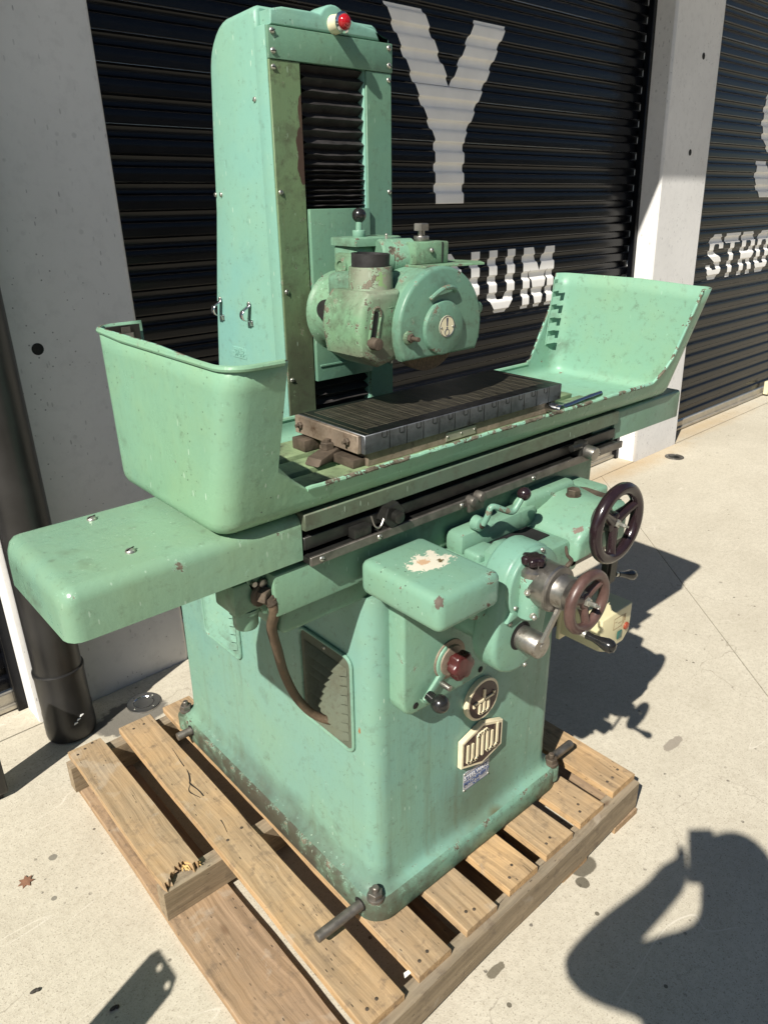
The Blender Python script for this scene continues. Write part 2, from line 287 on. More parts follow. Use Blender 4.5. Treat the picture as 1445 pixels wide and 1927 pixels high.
# ------------------------------------------------------------------ geometry helpers
def link(name, me, mat=None, parent=None, smooth=40):
    o = bpy.data.objects.new(name, me); COL.objects.link(o)
    if mat and not me.materials: me.materials.append(MAT[mat] if isinstance(mat, str) else mat)
    if smooth and len(me.polygons):
        me.polygons.foreach_set('use_smooth', [True] * len(me.polygons)); me.set_sharp_from_angle(angle=math.radians(smooth))
    if parent is not None: attach(o, parent)
    return o
def attach(o, parent):
    o.parent = parent
    if parent.type == 'EMPTY': o.matrix_parent_inverse = Matrix.Translation(-parent.location) if parent.rotation_euler.to_matrix() == Matrix.Identity(3) else parent.matrix_basis.inverted()
def build(name, bm, mat, parent=None, smooth=40):
    bmesh.ops.recalc_face_normals(bm, faces=bm.faces[:])
    bm.normal_update(); ev = []
    for f in bm.faces:
        mn = min(e.calc_length() for e in f.edges); ang = max([e.calc_face_angle(0.0) for e in f.edges if len(e.link_faces) == 2] or [0])
        ev.append(1.0 if (mn < 0.011 and ang > 0.16 and f.calc_area() / max(e.calc_length() for e in f.edges) < 0.009) else 0.0)
    me = bpy.data.meshes.new(name); bm.to_mesh(me); bm.free()
    if isinstance(mat, str) and mat.endswith('_paint'):
        at = me.attributes.new('edge', 'FLOAT', 'FACE'); at.data.foreach_set('value', ev)
    return link(name, me, mat, parent, smooth)
def thing(name, loc, label, cat, group=None):
    o = bpy.data.objects.new(name, None); COL.objects.link(o); o.location = loc; o.empty_display_size = 0.1
    o['label'] = label; o['category'] = cat
    if group: o['group'] = group
    return o
def tag(o, label, cat, group=None):
    o['label'] = label; o['category'] = cat
    if group: o['group'] = group
    return o
def V(*a): return Vector(a)
def box(bm, x0, x1, y0, y1, z0, z1, bev=0.0, seg=2, mtx=None):
    vs = [bm.verts.new((x, y, z)) for z in (z0, z1) for y in (y0, y1) for x in (x0, x1)]
    fs = [bm.faces.new([vs[i] for i in q]) for q in ((0, 2, 3, 1), (4, 5, 7, 6), (0, 1, 5, 4), (2, 6, 7, 3), (0, 4, 6, 2), (1, 3, 7, 5))]
    if bev:
        es = list({e for f in fs for e in f.edges})
        r = bmesh.ops.bevel(bm, geom=es, offset=bev, segments=seg, profile=0.5, affect='EDGES')
        vs = list({v for f in r['faces'] for v in f.verts} | {v for v in vs if v.is_valid})
    if mtx is not None: bmesh.ops.transform(bm, matrix=mtx, verts=[v for v in vs if v.is_valid])
    return vs
def frame(d):
    d = d.normalized(); a = V(0, 0, 1) if abs(d.z) < 0.9 else V(1, 0, 0)
    u = d.cross(a).normalized(); return u, d.cross(u).normalized(), d
def lathe(bm, p, axis, prof, seg=24, phase=0.0):
    """prof: list of (t, r) along axis from p; r = 0 closes to a point"""
    p = Vector(p); u, v, d = frame(Vector(axis)); rings = []
    for t, r in prof:
        if r <= 1e-6: rings.append([bm.verts.new(p + d * t)])
        else: rings.append([bm.verts.new(p + d * t + (u * math.cos(2 * math.pi * i / seg + phase) + v * math.sin(2 * math.pi * i / seg + phase)) * r) for i in range(seg)])
    for a, c in zip(rings, rings[1:]):
        for i in range(seg):
            j = (i + 1) % seg
            if len(a) == 1 and len(c) == 1: continue
            if len(a) == 1: bm.faces.new((a[0], c[j], c[i]))
            elif len(c) == 1: bm.faces.new((a[i], a[j], c[0]))
            else: bm.faces.new((a[i], a[j], c[j], c[i]))
    if len(rings[0]) > 1: bm.faces.new(rings[0][::-1])
    if len(rings[-1]) > 1: bm.faces.new(rings[-1])
def cyl(bm, p0, p1, r, seg=20, bev=0.0, r1=None):
    p0 = Vector(p0); p1 = Vector(p1); L = (p1 - p0).length; r1 = r if r1 is None else r1
    prof = [(0, r), (L, r1)] if not bev else [(0, r - bev), (bev * 0.3, r - bev * 0.3), (bev, r), (L - bev, r1), (L - bev * 0.3, r1 - bev * 0.3), (L, r1 - bev)]
    lathe(bm, p0, p1 - p0, prof, seg)
def sphere(bm, c, r, seg=20, rings=10, sc=(1, 1, 1)):
    m = Matrix.Translation(c) @ Matrix.Diagonal((*sc, 1)); bmesh.ops.create_uvsphere(bm, u_segments=seg, v_segments=rings, radius=r, matrix=m)
def smoothpath(pts, n=8):
    pts = [Vector(p) for p in pts]; out = []
    q = [pts[0] * 2 - pts[1]] + pts + [pts[-1] * 2 - pts[-2]]
    for i in range(1, len(q) - 2):
        for k in range(n):
            t = k / n; a, b_, c, d = q[i - 1], q[i], q[i + 1], q[i + 2]
            out.append(0.5 * ((2 * b_) + (c - a) * t + (2 * a - 5 * b_ + 4 * c - d) * t * t + (3 * b_ - a - 3 * c + d) * t ** 3))
    out.append(pts[-1]); return out
def tube(bm, pts, r, seg=10, closed=False, radii=None):
    pts = [Vector(p) for p in pts]; n = len(pts); rings = []
    prev = None
    for i, p in enumerate(pts):
        if closed: d = pts[(i + 1) % n] - pts[i - 1]
        else: d = pts[min(i + 1, n - 1)] - pts[max(i - 1, 0)]
        d.normalize()
        if prev is None: u, v, _ = frame(d)
        else:
            u = (prev - d * prev.dot(d)).normalized(); v = d.cross(u)
        prev = u; rr = radii[i] if radii else r
        rings.append([bm.verts.new(p + (u * math.cos(2 * math.pi * k / seg) + v * math.sin(2 * math.pi * k / seg)) * rr) for k in range(seg)])
    for i in range(n if closed else n - 1):
        a, c = rings[i], rings[(i + 1) % n]
        off = 0
        if closed and i == n - 1:
            off = min(range(seg), key=lambda o: (a[0].co - c[o].co).length)
        for k in range(seg): bm.faces.new((a[k], a[(k + 1) % seg], c[(k + 1 + off) % seg], c[(k + off) % seg]))
    if not closed: bm.faces.new(rings[0][::-1]); bm.faces.new(rings[-1])
def prism(bm, pts, o, ex, ey, ez, depth, bev=0.0, seg=2, both=False):
    """2D outline pts in the plane (ex, ey) at o, pushed along ez by depth; the o-side face edges are rounded"""
    o, ex, ey, ez = Vector(o), Vector(ex), Vector(ey), Vector(ez)
    a = [bm.verts.new(o + ex * x + ey * y) for x, y in pts]; c = [bm.verts.new(o + ex * x + ey * y + ez * depth) for x, y in pts]
    f0 = bm.faces.new(a); f1 = bm.faces.new(c[::-1]); n = len(pts)
    for i in range(n): bm.faces.new((a[i], c[i], c[(i + 1) % n], a[(i + 1) % n]))
    bm.normal_update()
    if bev:
        es = list(f0.edges) + (list(f1.edges) if both else [])
        bmesh.ops.bevel(bm, geom=es, offset=bev, segments=seg, profile=0.5, affect='EDGES')
XZ = ((1, 0, 0), (0, 0, 1), (0, 1, 0))      # outlines seen from the front, pushed to the back
def arcpts(cx, cy, r, a0, a1, n): return [(cx + r * math.cos(math.radians(a0 + (a1 - a0) * i / n)), cy + r * math.sin(math.radians(a0 + (a1 - a0) * i / n))) for i in range(n + 1)]
def rrect(x0, x1, y0, y1, r, n=5):
    return arcpts(x1 - r, y1 - r, r, 0, 90, n) + arcpts(x0 + r, y1 - r, r, 90, 180, n) + arcpts(x0 + r, y0 + r, r, 180, 270, n) + arcpts(x1 - r, y0 + r, r, 270, 360, n)
def loft(bm, loops, cap0=True, cap1=True):
    rs = [[bm.verts.new(p) for p in L] for L in loops]; n = len(rs[0])
    for a, c in zip(rs, rs[1:]):
        for i in range(n): bm.faces.new((a[i], a[(i + 1) % n], c[(i + 1) % n], c[i]))
    if cap0: bm.faces.new(rs[0][::-1])
    if cap1: bm.faces.new(rs[-1])
    return rs
def part(name, mat, parent, fn, smooth=40):
    bm = bmesh.new(); fn(bm); return build(name, bm, mat, parent, smooth)
def hexa(bm, p, axis, r, h, bev=0.0015, phase=0.3):
    lathe(bm, p, axis, [(0, r), (h - bev, r), (h, r - bev)], 6, phase)
_screw = None
def screw(parent, p, axis, r=0.0055, name='screw'):
    """slotted round-head screw, mesh shared"""
    global _screw
    if _screw is None:
        bm = bmesh.new(); lathe(bm, (0, 0, 0), (0, 0, 1), [(-0.4, 1), (0.15, 1), (0.45, 0.75), (0.58, 0.3), (0.6, 0)], 12)
        box(bm, -0.95, 0.95, -0.13, 0.13, 0.5, 0.615)
        bmesh.ops.recalc_face_normals(bm, faces=bm.faces[:]); _screw = bpy.data.meshes.new('screw'); bm.to_mesh(_screw); bm.free()
        _screw.materials.append(MAT['screw_metal']); _screw.materials.append(MAT['black_hole'])
        for i, pl in enumerate(_screw.polygons):
            pl.use_smooth = True
            if i >= len(_screw.polygons) - 6: pl.material_index = 1
        _screw.set_sharp_from_angle(angle=math.radians(40))
    o = bpy.data.objects.new(name, _screw); COL.objects.link(o)
    m = Vector(axis).to_track_quat('Z', 'Y').to_matrix().to_4x4() @ Matrix.Rotation(random.uniform(0, 3), 4, 'Z')
    o.matrix_world = Matrix.Translation(p) @ m @ Matrix.Scale(r, 4)
    attach(o, parent); return o
def textmesh(name, body, size, mat, parent, o, ex, ey, depth=0.001, align='CENTER', bold=0.0):
    cu = bpy.data.curves.new(name, 'FONT'); cu.body = body; cu.size = size; cu.extrude = depth; cu.align_x = align; cu.align_y = 'CENTER'; cu.resolution_u = 3; cu.offset = bold
    t = bpy.data.objects.new(name + '_tmp', cu); COL.objects.link(t)
    dg = bpy.context.evaluated_depsgraph_get(); me = bpy.data.meshes.new_from_object(t.evaluated_get(dg))
    bpy.data.objects.remove(t); bpy.data.curves.remove(cu)
    ex, ey = Vector(ex).normalized(), Vector(ey).normalized(); ez = ex.cross(ey); m = Matrix.Identity(4)
    for i in range(3): m[i][0] = ex[i]; m[i][1] = ey[i]; m[i][2] = ez[i]; m[i][3] = o[i]
    me.transform(m); me.materials.clear(); return link(name, me, mat, parent, 0)

# ------------------------------------------------------------------ ground (apron slabs round saw-cut joints)
def slab(name, pts, z, mat):
    bm = bmesh.new(); top = [bm.verts.new((x, y, z)) for x, y in pts]; bot = [bm.verts.new((x, y, z - 0.05)) for x, y in pts]; bm.faces.new(top); n = len(pts)
    for i in range(n): bm.faces.new((top[i], bot[i], bot[(i + 1) % n], top[(i + 1) % n]))
    o = build(name, bm, mat, None, 0); o['kind'] = 'structure'; return o
A1, A2 = Vector((4.095, 2.481)), Vector((2.55, 0.757)); dj = (A1 - A2).normalized(); nj = Vector((dj.y, -dj.x)) * 0.0035
Bs = lambda x: 2.418 + 0.0225 * x
P1 = A2 + dj * ((Bs(4.1) - A2.y) / dj.y); P0 = A2 - dj * 60; hw = 0.003
slab('ground', [(P0.x - nj.x, P0.y - nj.y), (P1.x - nj.x, P1.y - hw), (-60, Bs(-60) - hw), (-60, -60)], 0, 'ground_concrete')
slab('ground', [(P0.x + nj.x, P0.y + nj.y), (60, P0.y), (60, Bs(60) - hw), (P1.x + nj.x, P1.y - hw)], 0, 'ground_concrete')
slab('ground', [(-60, Bs(-60) + hw), (60, Bs(60) + hw), (60, 8), (-60, 8)], 0, 'ground_concrete')
slab('ground', [(-60, -60), (60, -60), (60, 8), (-60, 8)], -0.02, 'joint_filler')

# ------------------------------------------------------------------ building front (its own frame: u along, d into the wall, w up)
al, th = math.radians(1.26), math.radians(2.0)
BE = V(math.cos(al), math.sin(al), 0); b0 = V(-math.sin(al), math.cos(al), 0); BK = b0 * math.sin(th) + V(0, 0, 1) * math.cos(th); BB = b0 * math.cos(th) - V(0, 0, 1) * math.sin(th)
BO = V(0.77, 2.435, 0)
BM = Matrix.Identity(4)
for i in range(3): BM[i][0] = BE[i]; BM[i][1] = BB[i]; BM[i][2] = BK[i]; BM[i][3] = BO[i]
def bbox(bm, u0, u1, d0, d1, w0, w1, bev=0.0): box(bm, u0, u1, d0, d1, w0, w1, bev, 1, BM)
def holes(parent, spots):
    for (u, wv) in spots:
        part('tie_hole', 'black_hole', parent, lambda bm: lathe(bm, BM @ V(u, -0.0006, wv), BM.to_3x3() @ V(0, 1, 0), [(0, 0.019), (0.0004, 0.017), (0.0006, 0)], 16))
pl = thing('concrete_pillar', BM @ V(0, 0, 0), 'grey concrete pillar behind the black drainpipe', 'pillar', 'concrete pillars between the shutters')
part('shaft', 'wall_concrete', pl, lambda bm: bbox(bm, -0.297, 0.297, 0, 0.6, -0.05, 3.6, 0.012)); holes(pl, [(-0.045, 1.30), (-0.12, 2.01)])
pr = thing('concrete_pillar', BM @ V(4.07, 0, 0), 'pale concrete pillar between the two lettered shutters', 'pillar', 'concrete pillars between the shutters')
part('shaft', 'wall_concrete', pr, lambda bm: bbox(bm, 3.77, 4.365, 0, 0.6, -0.05, 3.6, 0.014)); holes(pr, [(4.14, 2.50), (4.10, 1.97), (4.08, 1.12)])
aw = thing('awning', BM @ V(2, -0.3, 3.5), 'flat grey awning over the shutters', 'awning')
part('awning_slab', 'wall_concrete', aw, lambda bm: bbox(bm, -6, 12, -0.60, 0.6, 3.47, 3.62)); part('fascia', 'aluminium', aw, lambda bm: bbox(bm, -6, 12, -0.63, -0.602, 3.46, 3.70))
# corrugated curtain: one slat per 90 mm pitch
PITCH = 0.09; W0 = 1.704 - 18 * PITCH
SP = [(0.0, 0.0022), (0.003, 0.0), (0.022, -0.0003), (0.0425, 0.0), (0.046, 0.002), (0.054, 0.0125), (0.058, 0.014), (0.080, 0.014), (0.084, 0.012), (0.0895, 0.003), (0.09, 0.0025)]
def sd(wv):
    t = (wv - W0) % PITCH
    for (a, da), (c, dc) in zip(SP, SP[1:]):
        if a <= t <= c: return da + (dc - da) * (t - a) / (c - a)
    return SP[0][1]
def shutter(u0, u1, d, label):
    r = thing('roller_shutter', BM @ V((u0 + u1) / 2, d, 0), label, 'roller shutter', 'black roller shutters')
    me = bpy.data.meshes.new('slat'); vs = []; fs = []
    for i, (wv, dd) in enumerate(SP): vs += [(u0, d + dd, wv), (u1, d + dd, wv)]
    fs = [(2 * i, 2 * i + 1, 2 * i + 3, 2 * i + 2) for i in range(len(SP) - 1)]
    me.from_pydata(vs, [], fs); me.materials.append(MAT['shutter_paint']); me.polygons.foreach_set('use_smooth', [True] * len(fs)); me.set_sharp_from_angle(angle=math.radians(30))
    for k in range(0, 39):
        o = bpy.data.objects.new('slat', me); COL.objects.link(o); o.matrix_world = BM @ Matrix.Translation((0, random.uniform(-0.0006, 0.0006), W0 + k * PITCH)); attach(o, r)
    part('bottom_rail', 'aluminium', r, lambda bm: (bbox(bm, u0, u1, d - 0.012, d + 0.03, 0.012, 0.075, 0.003), bbox(bm, u0, u1, d - 0.03, d - 0.013, 0.012, 0.03, 0.002)))
    part('bottom_seal', 'rubber', r, lambda bm: bbox(bm, u0, u1, d - 0.005, d + 0.02, 0.0, 0.0115))
    for ua, ub in ((u0 - 0.004, u0 + 0.032), (u1 - 0.032, u1 + 0.004)):
        part('guide_rail', 'shutter_paint', r, lambda bm: bbox(bm, ua, ub, d - 0.045, d - 0.008, 0, 3.47, 0.003))
    return r
DS = 0.17
sh_m = shutter(0.30, 3.767, DS, 'wide black roller shutter behind the grinder with a big white Y')
sh_r = shutter(4.368, 9.5, DS, 'black roller shutter right of the pale pillar')
sh_l = shutter(-4.6, -0.30, DS, 'black roller shutter left of the drainpipe')
def letter(parent, polys, name='painted_letter'):
    """paint that follows the corrugation: even-odd scan of the outline, row by row"""
    ws = [y for pg in polys for _, y in pg]; lo, hi = min(ws), max(ws); rows = [lo]
    k = math.floor((lo - W0) / PITCH)
    marks = [W0 + (k + j) * PITCH + t for j in range(int((hi - lo) / PITCH) + 3) for t, _ in SP] + ws
    marks = sorted(m for m in set(round(m, 5) for m in marks) if lo - 1e-6 <= m <= hi + 1e-6); rows = []
    for a, c in zip(marks, marks[1:]):
        if c - a < 1e-5: continue
        s = max(1, int(math.ceil((c - a) / 0.012)))
        for i in range(s): rows.append((a + (c - a) * i / s, a + (c - a) * (i + 1) / s))
    def cross(y):
        xs = []
        for pg in polys:
            for (x0, y0), (x1, y1) in zip(pg, pg[1:] + pg[:1]):
                if (y0 <= y) != (y1 <= y): xs.append(x0 + (x1 - x0) * (y - y0) / (y1 - y0))
        return sorted(xs)
    bm = bmesh.new()
    for a, c in rows:
        xa, xc = cross(a + 1e-5), cross(c - 1e-5)
        if len(xa) != len(xc): xa = xc = cross((a + c) / 2)
        for i in range(0, len(xa) - 1, 2):
            q = [(xa[i], a), (xa[i + 1], a), (xc[i + 1], c), (xc[i], c)]
            bm.faces.new([bm.verts.new(BM @ V(x, DS + sd(y) - 0.0022, y)) for x, y in q])
    bmesh.ops.remove_doubles(bm, verts=bm.verts[:], dist=0.0004)
    return build(name, bm, 'letter_white', parent, 30)
letter(sh_m, [[(1.656, 2.49), (1.884, 2.49), (2.058, 2.205), (2.232, 2.49), (2.46, 2.49), (2.157, 1.99), (2.152, 1.704), (1.952, 1.704), (1.952, 1.985)]])
t0, t1 = 1.145, 1.471
letter(sh_m, [[(1.86, t0), (2.06, t0), (2.138, t0 + 0.08), (2.138, t1 - 0.08), (2.06, t1), (1.86, t1)], [(1.93, t0 + 0.065), (2.04, t0 + 0.065), (2.068, t0 + 0.1), (2.068, t1 - 0.1), (2.04, t1 - 0.065), (1.93, t1 - 0.065)]])
letter(sh_m, [[(2.213, t0), (2.28, t0), (2.28, t1), (2.213, t1)]])
letter(sh_m, [[(2.357, t1), (2.357, t0 + 0.08), (2.42, t0), (2.51, t0), (2.576, t0 + 0.08), (2.576, t1), (2.509, t1), (2.509, t0 + 0.1), (2.49, t0 + 0.07), (2.44, t0 + 0.07), (2.424, t0 + 0.1), (2.424, t1)]])
letter(sh_m, [[(2.651, t0), (2.651, t1), (2.738, t1), (2.795, t0 + 0.20), (2.852, t1), (2.938, t1), (2.938, t0), (2.876, t0), (2.876, t0 + 0.21), (2.82, t0), (2.77, t0), (2.713, t0 + 0.21), (2.713, t0)]])
def Sshape(u, wv, ww, hh, st, ch):
    m = hh / 2
    return [(u + ch, wv + hh), (u + ww - ch, wv + hh), (u + ww, wv + hh - ch), (u + ww, wv + hh * 0.68), (u + ww - st, wv + hh * 0.68), (u + ww - st, wv + hh - st - ch * 0.2), (u + ww - st - ch * 0.3, wv + hh - st), (u + st + ch * 0.3, wv + hh - st), (u + st, wv + hh - st - ch * 0.3), (u + st, wv + m + st * 0.75),
            (u + ww - ch * 0.5, wv + m - st * 0.1), (u + ww, wv + m - st * 0.75), (u + ww, wv + ch), (u + ww - ch, wv), (u + ch, wv), (u, wv + ch), (u, wv + hh * 0.33), (u + st, wv + hh * 0.33), (u + st, wv + st + ch * 0.3), (u + st + ch * 0.3, wv + st), (u + ww - st - ch * 0.3, wv + st), (u + ww - st, wv + st + ch * 0.3), (u + ww - st, wv + m - st * 0.9), (u + ch * 0.4, wv + m + st * 0.05), (u, wv + m + st * 0.6), (u, wv + hh - ch)]
t0, t1 = 1.13, 1.455
letter(sh_r, [Sshape(4.895, t0, 0.225, t1 - t0, 0.07, 0.055)])
letter(sh_r, [[(5.155, t1), (5.405, t1), (5.405, t1 - 0.07), (5.315, t1 - 0.07), (5.315, t0), (5.243, t0), (5.243, t1 - 0.07), (5.155, t1 - 0.07)]])
letter(sh_r, [[(5.45, t0), (5.45, t1), (5.63, t1), (5.69, t1 - 0.055), (5.69, t0 + 0.16), (5.655, t0 + 0.125), (5.69, t0), (5.615, t0), (5.585, t0 + 0.115), (5.525, t0 + 0.115), (5.525, t0)], [(5.525, t0 + 0.18), (5.60, t0 + 0.18), (5.615, t0 + 0.195), (5.615, t1 - 0.08), (5.60, t1 - 0.065), (5.525, t1 - 0.065)]])
letter(sh_r, [[(5.80, t0), (5.745, t0 + 0.06), (5.745, t1 - 0.06), (5.80, t1), (5.93, t1), (5.985, t1 - 0.06), (5.985, t0 + 0.06), (5.93, t0)], [(5.82, t0 + 0.09), (5.835, t0 + 0.07), (5.895, t0 + 0.07), (5.91, t0 + 0.09), (5.91, t1 - 0.09), (5.895, t1 - 0.07), (5.835, t1 - 0.07), (5.82, t1 - 0.09)]])
letter(sh_r, [Sshape(5.53, 1.704, 0.55, 0.786, 0.19, 0.12)])
lk = thing('shutter_lock', BM @ V(6.30, DS - 0.05, 0.02), 'small pale lock box at the foot of the right shutter', 'lock')
part('lock_body', 'cream_plastic', lk, lambda bm: bbox(bm, 6.27, 6.33, DS - 0.075, DS - 0.031, 0.02, 0.14, 0.005)); part('lock_hasp', 'aluminium', lk, lambda bm: bbox(bm, 6.285, 6.315, DS - 0.09, DS - 0.0755, 0.04, 0.07, 0.003))
# added, unseen warehouse behind the camera, darkens what the glossy shutters mirror
wh_ = thing('backdrop', (0, -18, 0), 'added, unseen grey warehouse across the yard behind the photographer', 'building')
part('wall', 'backdrop_wall', wh_, lambda bm: box(bm, -45, 45, -26, -18, 0, 6.6)); part('roof', 'aluminium', wh_, lambda bm: box(bm, -45.4, 45.4, -26.4, -17.4, 6.605, 6.9))
for k in range(9): part('door', 'shutter_paint', wh_, lambda bm: box(bm, -40 + k * 9, -35 + k * 9, -18.0, -17.93, 0.0, 4.4))
# black downpipe with its thicker foot
dp = thing('drainpipe', (0.545, 2.318, 0), 'fat black downpipe on the left concrete pillar', 'drainpipe')
PU = (V(0.545, 2.318, 0) - BO).dot(BE); pd = (V(0.545, 2.318, 0) - BO).dot(BB)
def pw(u, d, wv): return BM @ V(u, d, wv)
part('pipe', 'pipe_black', dp, lambda bm: lathe(bm, pw(PU, pd, 0.25), BK, [(0, 0.0775), (3.2, 0.0775)], 40))
part('pipe_foot', 'pipe_black', dp, lambda bm: lathe(bm, pw(PU, pd, 0.0), BK, [(0, 0.081), (0.012, 0.0835), (0.06, 0.083), (0.065, 0.0815), (0.10, 0.0825), (0.105, 0.081), (0.235, 0.081), (0.25, 0.0835), (0.262, 0.0835), (0.266, 0.0785)], 40))
for k in range(3): part('paint_scuff', 'white_ink', dp, lambda bm: prism(bm, [(0, 0), (0.014 - 0.004 * k, 0.001), (0.013, 0.004), (0.004, 0.006)], (0.535 + 0.012 * k, 2.2355, 0.075 + 0.011 * k), (0.98, 0, 0.2), (0, 0, 1), (0, 1, 0), 0.004))
# floor drains
def drain(x, y, r, label, shiny):
    t = thing('floor_drain', (x, y, 0), label, 'drain')
    part('drain_ring', 'chrome' if shiny else 'dark_steel', t, lambda bm: lathe(bm, (x, y, 0.001), (0, 0, 1), [(0, r), (0.004, r * 0.98), (0.006, r * 0.9), (0.005, r * 0.62), (0.001, r * 0.56)], 36))
    part('drain_cap', 'chrome' if shiny else 'oily_steel', t, lambda bm: lathe(bm, (x, y, 0.0015), (0, 0, 1), [(0, r * 0.55), (0.004, r * 0.53), (0.006, r * 0.40), (0.009, r * 0.22), (0.010, 0)], 30))
    for k in range(4):
        a = k * math.pi / 2 + 0.4; screw(t, (x + r * 0.76 * math.cos(a), y + r * 0.76 * math.sin(a), 0.006), (0, 0, 1), 0.004)
drain(0.80, 2.288, 0.062, 'shiny round metal floor drain beside the drainpipe', True)
drain(4.837, 2.379, 0.065, 'dull round floor drain in front of the pale pillar', False)

# ------------------------------------------------------------------ pallet
pal = thing('wooden_pallet', (1.06, 1.40, 0), 'weathered timber pallet with a broken board, under the green grinder', 'pallet')
def plank(name, mat, c, L, W, T, along='Y', rot=0.0, seed=0, cut=None):
    """board with slightly wavy edges; its own x runs along the grain"""
    rnd = random.Random(seed); bm = bmesh.new(); n = 16; prev = None; rows = []
    ph = rnd.uniform(0, 6)
    for i in range(n + 1):
        x = -L / 2 + L * i / n
        e0 = 0.0012 * math.sin(ph + i * 0.7) + rnd.uniform(-0.0010, 0.0010); e1 = 0.0012 * math.sin(ph * 2 + i * 0.6) + rnd.uniform(-0.0010, 0.0010)
        ch = 0.0022; x0 = -W / 2 + e0; x1 = W / 2 + e1; tz = T / 2 + rnd.uniform(-0.0007, 0.0007)
        rows.append([(x, x0, -T / 2), (x, x0, tz - ch), (x, x0 + ch, tz), (x, x1 - ch, tz), (x, x1, tz - ch), (x, x1, -T / 2)])
    if cut: rows = cut(rows)
    loft(bm, rows)
    o = build(name, bm, mat, None, 30)
    o.matrix_world = Matrix.Translation(c) @ Matrix.Rotation((math.pi / 2 if along == 'Y' else 0) + rot, 4, 'Z')
    attach(o, pal); return o
def nail(x, y, z, ax=(0, 0, 1)): part('nail', 'rust_steel', pal, lambda bm: lathe(bm, (x, y, z), ax, [(-0.002, 0.0042), (0.0006, 0.0042), (0.0012, 0.003), (0.0009, 0)], 10))
ROTP = 0.012
deck = [(0.603, 0.724), (0.770, 0.872), (0.930, 1.038), (1.089, 1.201), (1.243, 1.360), (1.399, 1.510), (1.563, 1.680)]
for i, (x0, x1) in enumerate(deck):
    yf = 0.774 + 0.026 * (x0 - 0.6); yb = 2.035 + 0.01 * i * 0.3
    if i == 0: x0, x1 = 0.612, 0.723
    plank('deck_board', 'deck_wood', ((x0 + x1) / 2, (yf + yb) / 2, 0.129), yb - yf, x1 - x0, 0.022, 'Y', -0.006 if i == 0 else random.uniform(-0.003, 0.003), 10 + i)
    for k in range(2 + (i == 6)):
        nail(x0 + 0.03 + k * 0.028 + random.uniform(-0.006, 0.006), yf + 0.035 + random.uniform(-0.012, 0.012), 0.1402)
        if i == 0: nail(x0 + 0.035 + 0.05 * k, 1.395 + 0.012 * k, 0.1402); nail(x0 + 0.04 + 0.035 * k, 2.0, 0.1402)
# first board snapped off at the middle runner
def snap(rows):
    # the front end (low world y = low own x) is torn in a jagged line
    return rows
bx0, bx1, yb = 0.449, 0.552, 2.033
rnd = random.Random(3); nj_ = 22
def torn(bm):
    Wd = 0.104; yc = 1.70; ends = []
    for i in range(nj_ + 1):
        t = i / nj_; wx = 0.4535 + Wd * t
        y = 1.383 + (0.0 if t < 0.12 else 0.030 * math.sin((t - 0.12) / 0.88 * math.pi * 0.95) + rnd.uniform(-0.007, 0.007)) if t < 0.8 else 1.386 + 0.03 * (1 - t) + rnd.uniform(-0.004, 0.004)
        ends.append((y - yc, 0.0 - (wx - 0.5)))
    side0 = [(y - yc, -(0.5575 + 0.0012 * math.sin(y * 9) - 0.5)) for y in (1.44, 1.55, 1.66, 1.77, 1.88, 1.98)]; side1 = [(y - yc, -(0.4515 + 0.0012 * math.sin(y * 7) - 0.5)) for y in (1.98, 1.88, 1.77, 1.66, 1.55, 1.44)]
    pts = ends + side0 + [(2.031 - yc, -0.0535), (2.033 - yc, 0.0495)] + side1
    top = [bm.verts.new((a, c, 0.011)) for a, c in pts]; bot = [bm.verts.new((a + (rnd.uniform(-0.014, 0.012) if i <= nj_ else 0), c, -0.011)) for i, (a, c) in enumerate(pts)]
    bm.faces.new(top); bm.faces.new(bot[::-1]); n = len(pts)
    for i in range(n): bm.faces.new((top[i], bot[i], bot[(i + 1) % n], top[(i + 1) % n]))
    bmesh.ops.triangulate(bm, faces=[f for f in bm.faces if len(f.verts) > 4])
tb = part('deck_board', 'deck_wood', None, torn, 20); tb.matrix_world = Matrix.Translation((0.5, 1.70, 0.129)) @ Matrix.Rotation(math.pi / 2, 4, 'Z'); attach(tb, pal)
for k in range(11):
    x = 0.515 + 0.040 * rnd.random(); y = 1.40 + rnd.uniform(-0.004, 0.014); a = rnd.uniform(-0.5, 0.5); L = rnd.uniform(0.008, 0.022)
    part('splinter', 'splinter_wood', pal, lambda bm: prism(bm, [(-0.002, 0.0), (0.002, 0.0), (0.0012, -L), (-0.0003, -L * 1.15)], (x, y, 0.121 + rnd.random() * 0.012), (math.cos(a), math.sin(a), 0), (-math.sin(a), math.cos(a), rnd.uniform(-0.25, 0.3)), (0, 0, 1), 0.002))
for k in range(3): nail(0.47 + 0.027 * k, 2.0 + 0.012 * k, 0.1402)
# runners
plank('runner', 'stringer_wood', (1.063, 0.786, 0.0695), 1.235, 0.042, 0.095, 'X', ROTP * 2, 50)
plank('runner', 'stringer_wood', (1.064, 1.393, 0.0695), 1.232, 0.044, 0.095, 'X', 0.0, 51)
plank('runner', 'stringer_wood', (1.060, 2.002, 0.0695), 1.245, 0.042, 0.095, 'X', 0.0, 52)
# bottom boards
for i, (x0, x1) in enumerate([(0.450, 0.622), (0.86, 0.97), (1.09, 1.20), (1.31, 1.42), (1.56, 1.68)]):
    plank('bottom_board', 'bottom_wood', ((x0 + x1) / 2, 1.40, 0.0112), 1.25, x1 - x0, 0.021, 'Y', 0.0, 60 + i)
